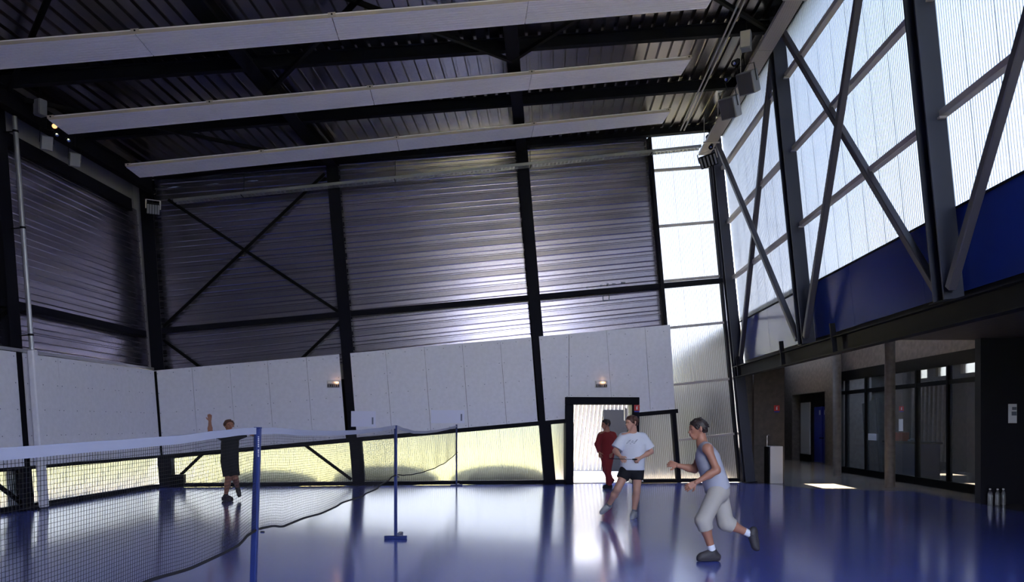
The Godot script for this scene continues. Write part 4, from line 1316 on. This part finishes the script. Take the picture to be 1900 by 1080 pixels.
	t = thing("desk", "grey desk in the inner lobby room", "desk", Transform3D(Basis(), Vector3(12.6, 0, -20.6)))
	part(t, "top", one_box(Vector3(-0.4, 0.72, -0.8), Vector3(0.4, 0.75, 0.8), 0.006), M.grey_case)
	for e in [-0.76, 0.76]:
		part(t, "side", one_box(Vector3(-0.38, 0, e - 0.02), Vector3(0.38, 0.72, e + 0.02), 0.004), M.grey_case)
	part(t, "modesty_panel", one_box(Vector3(-0.3, 0.2, -0.74), Vector3(-0.28, 0.72, 0.74)), M.navy)


# ------------------------------------------------------------------ people
# bone: [from, to, radius, radius, flattened along (or ZERO), by, cut square at its end]
func bone(a: Vector3, b: Vector3, ra: float, rb: float, flat := Vector3.ZERO, by := 1.0, cut := false) -> Array:
	return [a, b, ra, rb, flat, by, cut]


func field(bones: Array, cell: float, k: float, cuts: Array, out: Geo) -> void:   # surface nets over the smoothly joined bones
	var lo := Vector3.ONE * 1e9
	var hi := -lo
	for b in bones:
		var r := Vector3.ONE * (maxf(b[2], b[3]) + k + 3 * cell)
		lo = lo.min(b[0] - r).min(b[1] - r)
		hi = hi.max(b[0] + r).max(b[1] + r)
	var nx := int((hi.x - lo.x) / cell) + 2
	var ny := int((hi.y - lo.y) / cell) + 2
	var nz := int((hi.z - lo.z) / cell) + 2
	var val := PackedFloat32Array()
	val.resize(nx * ny * nz)
	val.fill(1.0)
	for b in bones:
		var a: Vector3 = b[0]
		var e: Vector3 = b[1]
		var ra: float = b[2]
		var dr: float = b[3] - b[2]
		var f: Vector3 = b[4]
		var by: float = b[5] - 1.0
		var cut: bool = b[6]
		var ba := e - a
		var dir := ba.normalized()
		ba += f * (ba.dot(f) * by)
		var bb := maxf(ba.length_squared(), 1e-9)
		var m := Vector3.ONE * (maxf(b[2], b[3]) + k + 2 * cell)
		var p0 := (a.min(e) - m - lo) / cell
		var p1 := (a.max(e) + m - lo) / cell
		for z in range(maxi(0, int(p0.z)), mini(nz, int(p1.z) + 1)):
			for y in range(maxi(0, int(p0.y)), mini(ny, int(p1.y) + 1)):
				var i := (z * ny + y) * nx + maxi(0, int(p0.x))
				for x in range(maxi(0, int(p0.x)), mini(nx, int(p1.x) + 1)):
					var p := lo + Vector3(x, y, z) * cell
					var q := p - a
					if by != 0.0:
						q += f * (q.dot(f) * by)
					var h := clampf(q.dot(ba) / bb, 0.0, 1.0)
					var d := (q - ba * h).length() - ra - dr * h
					if cut:
						d = maxf(d, (p - e).dot(dir))
					var o := val[i]
					if d < o - k:
						val[i] = d
					elif d < o + k:
						var w := k - absf(d - o)
						val[i] = minf(d, o) - w * w / (4.0 * k)
					i += 1
	for c in cuts:
		var cp: Vector3 = c[0]
		var cn: Vector3 = c[1]
		var i := 0
		for z in nz:
			for y in ny:
				for x in nx:
					if val[i] < 0.1:
						val[i] = maxf(val[i], (lo + Vector3(x, y, z) * cell - cp).dot(cn))
					i += 1
	var at := PackedInt32Array()
	at.resize(nx * ny * nz)
	at.fill(-1)
	var off := PackedInt32Array([0, 1, nx, nx + 1, nx * ny, nx * ny + 1, nx * ny + nx, nx * ny + nx + 1])
	var edges := [[0, 1], [2, 3], [4, 5], [6, 7], [0, 2], [1, 3], [4, 6], [5, 7], [0, 4], [1, 5], [2, 6], [3, 7]]
	var limit := cell * 2.5
	for z in nz - 1:
		for y in ny - 1:
			var row := (z * ny + y) * nx
			for x in nx - 1:
				var i := row + x
				if absf(val[i]) > limit:
					continue
				var inside := 0
				for j in 8:
					if val[i + off[j]] < 0.0:
						inside += 1
				if inside == 0 or inside == 8:
					continue
				var s := Vector3.ZERO
				var n := 0
				for ed in edges:
					var v0 := val[i + off[ed[0]]]
					var v1 := val[i + off[ed[1]]]
					if (v0 < 0.0) != (v1 < 0.0):
						var u := v0 / (v0 - v1)
						var c0: int = ed[0]
						var c1: int = ed[1]
						s += Vector3(c0 & 1, (c0 >> 1) & 1, c0 >> 2).lerp(Vector3(c1 & 1, (c1 >> 1) & 1, c1 >> 2), u)
						n += 1
				at[i] = out.v.size()
				out.v.append(lo + (Vector3(x, y, z) + s / n) * cell)
				var g := Vector3(val[i + off[1]] + val[i + off[3]] + val[i + off[5]] + val[i + off[7]] - val[i] - val[i + off[2]] - val[i + off[4]] - val[i + off[6]],
					val[i + off[2]] + val[i + off[3]] + val[i + off[6]] + val[i + off[7]] - val[i] - val[i + off[1]] - val[i + off[4]] - val[i + off[5]],
					val[i + off[4]] + val[i + off[5]] + val[i + off[6]] + val[i + off[7]] - val[i] - val[i + off[1]] - val[i + off[2]] - val[i + off[3]])
				out.n.append(g.normalized())
	var dx := 1
	var dy := nx
	var dz := nx * ny
	for z in range(1, nz - 1):
		for y in range(1, ny - 1):
			var row := (z * ny + y) * nx
			for x in range(1, nx - 1):
				var i := row + x
				if at[i] < 0:
					continue
				var v0 := val[i] < 0.0
				for ax in 3:
					var step: int = [dx, dy, dz][ax]
					if (val[i + step] < 0.0) == v0:
						continue
					var s1: int = [dy, dz, dx][ax]
					var s2: int = [dz, dx, dy][ax]
					var a := at[i - s1 - s2]
					var b := at[i - s2]
					var c := at[i]
					var d := at[i - s1]
					if a < 0 or b < 0 or d < 0:
						continue
					if v0:      # inside at i: faces forward along the axis; clockwise from outside
						out.t.append_array(PackedInt32Array([a, c, b, a, d, c]))
					else:
						out.t.append_array(PackedInt32Array([a, b, c, a, c, d]))


func hand(w: Vector3, fwd: Vector3, palm: Vector3, thumb: Vector3, curl: float) -> Array:   # bones of a hand: palm, four fingers, thumb
	var b := []
	var side := thumb
	for i in 4:
		var s := side * (0.027 - 0.018 * i)
		var k := w + fwd * (0.092 - 0.006 * absf(i - 1.3)) + s * 1.1
		b.append(bone(w + s * 0.6 + fwd * 0.01, k, 0.014, 0.0115))
		var L: float = [0.07, 0.078, 0.072, 0.056][i]
		var p := k
		var ang := 0.25
		for j in 3:
			ang += curl * [0.6, 0.9, 0.6][j]
			var q: Vector3 = p + (fwd * cos(ang) + palm * sin(ang) + side * (0.06 - 0.04 * i)).normalized() * (L * [0.42, 0.33, 0.25][j])
			b.append(bone(p, q, 0.0092 - 0.0006 * j, 0.0085 - 0.0006 * j))
			p = q
	var t0 := w + fwd * 0.025 + side * 0.022
	var t1 := t0 + (side * 0.75 + fwd * 0.6 + palm * 0.35).normalized() * 0.045
	var t2 := t1 + (side * 0.35 + fwd * 0.8 + palm * 0.5).normalized() * 0.032
	b.append(bone(t0, t1, 0.014, 0.011))
	b.append(bone(t1, t2, 0.0105, 0.0085))
	return b


func person(label: String, at: Vector3, P: Dictionary, f: Vector3, face: Vector3, look: Dictionary) -> Node3D:
	var t := thing("person", label, "person", Transform3D(Basis(), at), "badminton players in the hall")
	var skin: Material = look.skin
	var up: Vector3 = ((P.neck as Vector3) - (P.pelvis as Vector3)).normalized()
	var q := func(a: String, b: String, k: float) -> Vector3: return (P[a] as Vector3).lerp(P[b], k)
	var neck: Vector3 = P.neck
	var chest: Vector3 = P.chest
	var pelvis: Vector3 = P.pelvis
	var g := Geo.new()
	var fat: float = look.get("fat", 1.0)
	# head frame
	face = face.normalized()
	var hup := (up * 0.6 + Vector3.UP * 0.4 - face * face.dot(up)).normalized()
	hup = (hup - face * hup.dot(face)).normalized()
	var hs := hup.cross(face).normalized()
	var hc: Vector3 = P.head
	var H := func(x: float, y: float, z: float) -> Vector3: return hc + hs * x + hup * y + face * z
	# body in one piece
	var body := [
		bone(neck - up * 0.18, chest, 0.138 * fat, 0.15 * fat, f, 1.42), bone(chest, pelvis, 0.142 * fat, 0.15 * fat, f, 1.35),
		bone(P.shR, P.shL, 0.06, 0.06), bone(neck - up * 0.02, q.call("neck", "shR", 0.85) - up * 0.005, 0.05, 0.045), bone(neck - up * 0.02, q.call("neck", "shL", 0.85) - up * 0.005, 0.05, 0.045), bone(neck - up * 0.05, H.call(0, -0.05, -0.015), 0.062, 0.054)]
	for s in ["R", "L"]:
		body.append_array([bone(P["sh" + s], P["el" + s], 0.052, 0.04), bone(P["el" + s], q.call("el" + s, "wr" + s, 0.35), 0.041, 0.041), bone(q.call("el" + s, "wr" + s, 0.35), P["wr" + s], 0.041, 0.027),
			bone(P["hip" + s], P["kn" + s], 0.088 * fat, 0.058), bone(P["kn" + s], q.call("kn" + s, "an" + s, 0.3), 0.056, 0.058), bone(q.call("kn" + s, "an" + s, 0.3), P["an" + s], 0.058, 0.036),
			bone(P["an" + s], q.call("an" + s, "to" + s, 0.8), 0.038, 0.026)])
	field(body, 0.0125, 0.035, [], g)
	# head on a grid of its own
	var head := [bone(H.call(0, 0.028, -0.012), H.call(0, 0.02, 0.018), 0.088, 0.08), bone(H.call(0, -0.02, 0.03), H.call(0, -0.082, 0.058), 0.062, 0.036), bone(H.call(0, 0.018, 0.082), H.call(0, -0.022, 0.108), 0.011, 0.016),
		bone(H.call(-0.04, 0.03, 0.072), H.call(0.04, 0.03, 0.072), 0.016, 0.016), bone(H.call(0.0, -0.055, 0.088), H.call(0, -0.06, 0.09), 0.02, 0.018),
		bone(H.call(0, -0.04, -0.02), H.call(0, -0.13, -0.03), 0.056, 0.054)]
	for e in [-1, 1]:
		head.append(bone(H.call(e * 0.084, 0.012, -0.012), H.call(e * 0.088, -0.022, -0.004), 0.017, 0.012))
	field(head, 0.0065, 0.018, [], g)
	for s in ["R", "L"]:
		var w: Vector3 = P["wr" + s]
		var fw: Vector3 = (w - (P["el" + s] as Vector3)).normalized()
		var palm: Vector3 = look.get("palm" + s, Vector3(0, -0.3, 0.0) - f * 0.6)
		palm = (palm - fw * palm.dot(fw)).normalized()
		var th := palm.cross(fw).normalized() * (1.0 if s == "L" else -1.0)
		field(hand(w, fw, palm, th, look.get("curl" + s, 0.45)), 0.005, 0.008, [], g)
	part(t, "body", g, skin)
	for e in [-1, 1]:
		g = Geo.new()
		field([bone(H.call(e * 0.033, 0.012, 0.083), H.call(e * 0.033, 0.011, 0.084), 0.0105, 0.0105)], 0.004, 0.002, [], g)
		part(t, "eye", g, M.eye)
	g = Geo.new()
	field([bone(H.call(-0.022, -0.055, 0.104), H.call(0.022, -0.055, 0.104), 0.0075, 0.0075)], 0.004, 0.003, [], g)
	part(t, "mouth", g, M.lips)
	# hair: a cap over the skull, open at the face
	g = Geo.new()
	var tufts := []
	var hr := RandomNumberGenerator.new()
	hr.seed = int(absf(at.x) * 100.0)
	for i in 70:
		var d := Vector3(hr.randfn(), hr.randfn(), hr.randfn()).normalized()
		if d.y < -0.25 or d.z > 0.75:
			continue
		var root: Vector3 = Vector3(0, 0.03, -0.008) + d * Vector3(0.088, 0.088, 0.1)
		var tip := root + d * 0.012 + Vector3(hr.randf_range(-0.012, 0.012), -0.022 if d.y < 0.6 else 0.0, -0.012)
		tufts.append(bone(H.call(root.x, root.y, root.z), H.call(tip.x, tip.y, tip.z), 0.016, 0.008))
	field(tufts + [bone(H.call(0, 0.036, -0.018), H.call(0, 0.034, 0.012), 0.094, 0.086), bone(H.call(0, -0.02, -0.05), H.call(0, 0.02, -0.04), 0.064, 0.078)], 0.0055, 0.012, [[H.call(0, 0.05, 0.075), (face * 0.86 - hup * 0.5).normalized()], [H.call(0, -0.055, -0.05), -hup]], g)
	part(t, "hair", g, look.hair)
	# shirt
	var ease: float = look.get("ease", 0.02)
	var hem: float = look.hem
	var sl: float = look.sleeve
	var shirt := [bone(neck - up * 0.19, chest, 0.14 * fat + ease * 0.7, 0.15 * fat + ease, f, 1.36), bone(chest, pelvis, 0.148 * fat + ease, 0.158 * fat + ease, f, 1.26)]
	shirt.append(bone(q.call("shR", "shL", 0.08), q.call("shR", "shL", 0.92), 0.062 + ease * 0.35, 0.062 + ease * 0.35))
	for s in ["shR", "shL"]:
		shirt.append(bone(neck - up * 0.035, q.call("neck", s, 0.85) - up * 0.005, 0.056, 0.05 + ease * 0.3))
	for s in ["R", "L"]:
		if sl > 0.0:
			shirt.append(bone(P["sh" + s], q.call("sh" + s, "el" + s, minf(sl, 1.0)), 0.06 + ease * 0.6, 0.054 + ease * 1.1, Vector3.ZERO, 1.0, sl < 1.0))
		if sl > 1.0:
			shirt.append(bone(P["el" + s], q.call("el" + s, "wr" + s, 0.97), 0.055 + ease * 0.6, 0.04 + ease * 0.4, Vector3.ZERO, 1.0, true))
	g = Geo.new()
	field(shirt, 0.011, 0.03, [[pelvis + up * hem, -up], [neck + up * 0.02 - f * 0.02, (up + f * 0.45).normalized()]], g)
	part(t, "shirt", g, look.shirt)
	if look.has("print"):
		g = Geo.new()
		var pr := RandomNumberGenerator.new()
		pr.seed = 7
		var sx := Vector3.UP.cross(f).normalized()
		for i in 9:
			var c: Vector3 = chest + up * (0.05 + 0.022 * (i % 3)) + f * 0.153 + sx * (-0.08 + 0.02 * i)
			g.bar(c, c + sx * pr.randf_range(0.02, 0.04) + up * pr.randf_range(-0.02, 0.02), 0.006, 0.012, f)
		part(t, "print", g, M.grey_print, "faint grey print on the chest")
	# shorts or trousers
	var leg: float = look.leg
	var w: float = look.get("wide", 0.03)
	var legs := [bone(pelvis + up * 0.08, pelvis - up * 0.02, 0.142 * fat + 0.014, 0.152 * fat + 0.014, f, 1.25)]
	for s in ["R", "L"]:
		legs.append(bone(P["hip" + s], q.call("hip" + s, "kn" + s, minf(leg, 1.0)), 0.094 * fat + w * 0.4, (0.066 + w if leg <= 1.0 else 0.06 + w), Vector3.ZERO, 1.0, leg < 1.0))
		if leg > 1.0:
			legs.append(bone(P["kn" + s], q.call("kn" + s, "an" + s, leg - 1.0), 0.058 + w, 0.058 + w * 0.8, Vector3.ZERO, 1.0, true))
	g = Geo.new()
	field(legs, 0.011, 0.03, [[pelvis + up * 0.1, up]], g)
	part(t, "shorts" if leg < 1.9 else "trousers", g, look.pants)
	if look.has("mark"):
		g = Geo.new()
		var mk: Vector3 = q.call("hipL", "knL", 0.55) + Vector3(0.064, 0, 0.088)
		g.tri(mk, mk + Vector3(0.035, 0, -0.012), mk + Vector3(0.016, 0.03, -0.004))
		g.tri(mk + Vector3(0, 0, -0.002), mk + Vector3(0.016, 0.03, -0.006), mk + Vector3(0.035, 0, -0.014))
		part(t, "emblem", g, M.white_paint, "small white mark on the shorts")
	# socks and shoes
	for s in ["R", "L"]:
		var an: Vector3 = P["an" + s]
		var to: Vector3 = P["to" + s]
		var fw := (to - an).normalized()
		var shin: Vector3 = ((P["kn" + s] as Vector3) - an).normalized()
		g = Geo.new()
		field([bone(an - shin * 0.02, an + shin * look.get("sock", 0.07), 0.044, 0.045, Vector3.ZERO, 1.0, true)], 0.008, 0.01, [], g)
		part(t, "sock", g, look.sock_mat)
		var flat := Vector3(fw.x, 0, fw.z).normalized() if s in look.down else fw
		var down := Vector3.DOWN if s in look.down else (-shin - fw * (-shin).dot(fw)).normalized()
		var heel := an + down * 0.022 - flat * 0.05
		if s in look.down:
			heel.y = 0.052
		var toe := heel + flat * 0.205 + down * 0.012
		var base := heel + down * 0.05
		g = Geo.new()
		field([bone(heel, toe, 0.047, 0.04), bone(an, an.lerp(toe, 0.85) - down * 0.016, 0.052, 0.042), bone(heel + flat * 0.03 - down * 0.03, an + shin * 0.015, 0.045, 0.047, Vector3.ZERO, 1.0, true)], 0.007, 0.02, [[base - down * 0.012, down]], g)
		var shoe := part(t, "shoe", g, look.shoe)
		g = Geo.new()
		field([bone(heel, toe, 0.052, 0.045)], 0.007, 0.01, [[base, down], [base - down * 0.024, -down]], g)
		part(shoe, "sole", g, look.sole)
	return t


func people() -> void:
	mat("eye", Color(0.1, 0.08, 0.08), 0.3)
	mat("lips", Color(0.58, 0.34, 0.32), 0.5)
	mat("skin_pale", Color(0.78, 0.58, 0.5), 0.55).subsurf_scatter_enabled = false
	mat("skin_tan", Color(0.62, 0.42, 0.34), 0.55)
	mat("hair_brown", Color(0.3, 0.17, 0.13), 0.6)
	mat("hair_dark", Color(0.16, 0.11, 0.1), 0.6)
	mat("cloth_white", Color(0.84, 0.84, 0.88), 0.85)
	mat("cloth_black", Color(0.07, 0.07, 0.1), 0.85)
	mat("cloth_red", Color(0.48, 0.1, 0.12), 0.85)
	mat("cloth_grey", Color(0.63, 0.63, 0.68), 0.85)
	mat("cloth_beige", Color(0.66, 0.63, 0.6), 0.85)
	mat("shoe_dark", Color(0.2, 0.18, 0.2), 0.6)
	mat("shoe_pale", Color(0.6, 0.6, 0.62), 0.6)
	var V := func(x: float, y: float, z: float) -> Vector3: return Vector3(x, y, z)
	var A := {"head": Vector3(-0.033, 1.612, 0.05), "neck": Vector3(-0.009, 1.46, 0), "chest": Vector3(0, 1.22, 0), "pelvis": Vector3(-0.018, 0.87, 0), "shR": Vector3(-0.168, 1.375, 0.03), "elR": Vector3(-0.31, 1.14, 0.06), "wrR": Vector3(-0.24, 1.05, 0.27), "shL": Vector3(0.165, 1.36, -0.02), "elL": Vector3(0.3, 1.126, -0.01), "wrL": Vector3(0.1, 1.03, 0.17),
		"hipL": Vector3(0.075, 0.84, 0), "knL": Vector3(0.05, 0.46, 0.06), "anL": Vector3(0.012, 0.09, 0), "toL": Vector3(-0.04, 0.045, 0.15), "hipR": Vector3(-0.105, 0.84, 0), "knR": Vector3(-0.28, 0.5, 0.12), "anR": Vector3(-0.42, 0.19, -0.1), "toR": Vector3(-0.53, 0.12, 0.0)}
	person("person in a white shirt and black shorts crossing the court with a racket", Vector3(1.455, 0, -12.73), A, Vector3(-0.35, 0, 0.94).normalized(), Vector3(-0.85, -0.08, 0.45),
		{"skin": M.skin_pale, "hair": M.hair_brown, "shirt": M.cloth_white, "pants": M.cloth_black, "hem": -0.05, "sleeve": 0.82, "leg": 0.5, "ease": 0.045, "fat": 1.06, "wide": 0.04, "print": true, "mark": true, "sock_mat": M.grey_case, "shoe": M.shoe_pale, "sole": M.white_paint, "down": ["L"], "curlL": 0.95})
	racket(Vector3(1.455, 0, -12.73) + Vector3(0.02, 1.005, 0.235), Vector3(-0.75, 0.05, 0.62))
	var B := {"head": Vector3(-0.015, 1.58, 0.02), "neck": Vector3(0.013, 1.43, 0), "chest": Vector3(0.026, 1.22, 0), "pelvis": Vector3(0.03, 0.87, 0), "shR": Vector3(-0.14, 1.335, 0.06), "elR": Vector3(-0.217, 1.09, 0.08), "wrR": Vector3(-0.186, 0.9, 0.22), "shL": Vector3(0.18, 1.32, -0.06), "elL": Vector3(0.24, 1.08, -0.06), "wrL": Vector3(0.13, 0.9, 0.12),
		"hipL": Vector3(0.1, 0.84, -0.03), "knL": Vector3(0.03, 0.46, 0.1), "anL": Vector3(0.066, 0.09, 0), "toL": Vector3(-0.06, 0.045, 0.08), "hipR": Vector3(-0.05, 0.84, 0.03), "knR": Vector3(-0.01, 0.47, -0.02), "anR": Vector3(0.14, 0.17, -0.28), "toR": Vector3(0.05, 0.07, -0.24)}
	person("person in a dark red tracksuit in front of the open door", Vector3(1.454, 0, -18.5), B, Vector3(-0.6, 0, 0.8).normalized(), Vector3(-0.9, -0.1, 0.4),
		{"skin": M.skin_tan, "hair": M.hair_dark, "shirt": M.cloth_red, "pants": M.cloth_red, "hem": -0.02, "sleeve": 1.9, "leg": 1.97, "ease": 0.025, "wide": 0.022, "sock_mat": M.cloth_black, "shoe": M.cloth_black, "sole": M.shoe_dark, "down": ["L"]})
	var C := {"head": Vector3(-0.125, 1.535, 0), "neck": Vector3(-0.085, 1.385, 0), "chest": Vector3(-0.01, 1.18, 0), "pelvis": Vector3(0.1, 0.85, 0), "shR": Vector3(-0.05, 1.31, 0.175), "elR": Vector3(0.04, 1.07, 0.245), "wrR": Vector3(-0.2, 0.93, 0.25), "shL": Vector3(-0.03, 1.3, -0.175), "elL": Vector3(-0.12, 1.05, -0.23), "wrL": Vector3(-0.33, 1.1, -0.2),
		"hipR": Vector3(0.085, 0.82, 0.09), "knR": Vector3(-0.08, 0.48, 0.08), "anR": Vector3(0.035, 0.1, 0.06), "toR": Vector3(-0.12, 0.045, 0.07), "hipL": Vector3(0.13, 0.82, -0.09), "knL": Vector3(0.22, 0.43, -0.09), "anL": Vector3(0.53, 0.285, -0.09), "toL": Vector3(0.545, 0.15, -0.08)}
	person("person in a grey sleeveless top and beige shorts running away to the left", Vector3(1.89, 0, -8.82), C, Vector3(-0.97, -0.2, 0.15).normalized(), Vector3(-0.98, -0.15, 0.12),
		{"skin": M.skin_tan, "hair": M.hair_dark, "shirt": M.cloth_grey, "pants": M.cloth_beige, "hem": -0.03, "sleeve": 0.0, "leg": 1.3, "ease": 0.025, "wide": 0.035, "sock_mat": M.cloth_white, "sock": 0.1, "shoe": M.shoe_dark, "sole": M.shoe_dark, "down": ["R"], "palmR": Vector3(0, -0.2, -1), "palmL": Vector3(0, -0.2, 1)})
	var D := {"head": Vector3(0.056, 1.56, 0), "neck": Vector3(0.07, 1.41, 0), "chest": Vector3(0.075, 1.2, 0), "pelvis": Vector3(0.067, 0.86, 0), "shR": Vector3(-0.09, 1.33, 0.03), "elR": Vector3(-0.27, 1.42, 0.14), "wrR": Vector3(-0.27, 1.65, 0.16), "shL": Vector3(0.235, 1.33, -0.03), "elL": Vector3(0.43, 1.42, -0.1), "wrL": Vector3(0.62, 1.34, 0.05),
		"hipR": Vector3(0.0, 0.83, 0.02), "knR": Vector3(0.06, 0.46, 0.05), "anR": Vector3(-0.015, 0.09, 0), "toR": Vector3(0.12, 0.045, 0.05), "hipL": Vector3(0.135, 0.83, -0.02), "knL": Vector3(0.2, 0.47, 0.04), "anL": Vector3(0.12, 0.25, -0.28), "toL": Vector3(0.16, 0.13, -0.24)}
	person("person in black with raised arms behind the net on the left", Vector3(-6.613, 0, -15.56), D, Vector3(0.3, 0, 0.95).normalized(), Vector3(0.6, 0.1, 0.75),
		{"skin": M.skin_tan, "hair": M.hair_brown, "shirt": M.cloth_black, "pants": M.cloth_black, "hem": 0.0, "sleeve": 0.7, "leg": 0.85, "ease": 0.02, "wide": 0.03, "sock_mat": M.cloth_black, "shoe": M.shoe_dark, "sole": M.shoe_dark, "down": ["R"]})


func racket(at: Vector3, dir: Vector3) -> void:
	var t := thing("badminton_racket", "slim dark badminton racket held by the person in the white shirt", "racket", Transform3D(Geo.along(Vector3.ZERO, dir), at))
	var g := Geo.new()
	g.tube(PackedVector3Array([Vector3(0, 0, -0.09), Vector3(0, 0, 0.08)]), 0.013, 8)
	part(t, "grip", g, M.rubber)
	g = Geo.new()
	g.tube(PackedVector3Array([Vector3(0, 0, 0.08), Vector3(0, 0, 0.33)]), 0.004, 8)
	part(t, "shaft", g, M.black_paint)
	g = Geo.new()
	var ring := PackedVector3Array()
	for i in 33:
		var a := TAU * i / 32
		ring.append(Vector3(0.1 * sin(a), 0, 0.46 - 0.13 * cos(a)))
	g.tube(ring, 0.005, 6, false)
	part(t, "frame", g, M.black_paint)
	g = Geo.new()
	for i in range(-9, 10):
		var x := i * 0.01
		var h := 0.13 * sqrt(1.0 - x * x / 0.01)
		g.tube(PackedVector3Array([Vector3(x, 0, 0.46 - h), Vector3(x, 0, 0.46 + h)]), 0.0005, 3, false)
	for i in range(-12, 13):
		var z := i * 0.01
		var h := 0.1 * sqrt(1.0 - z * z / 0.0169)
		g.tube(PackedVector3Array([Vector3(-h, 0, 0.46 + z), Vector3(h, 0, 0.46 + z)]), 0.0005, 3, false)
	part(t, "strings", g, M.white_paint).set_meta("kind", "stuff")
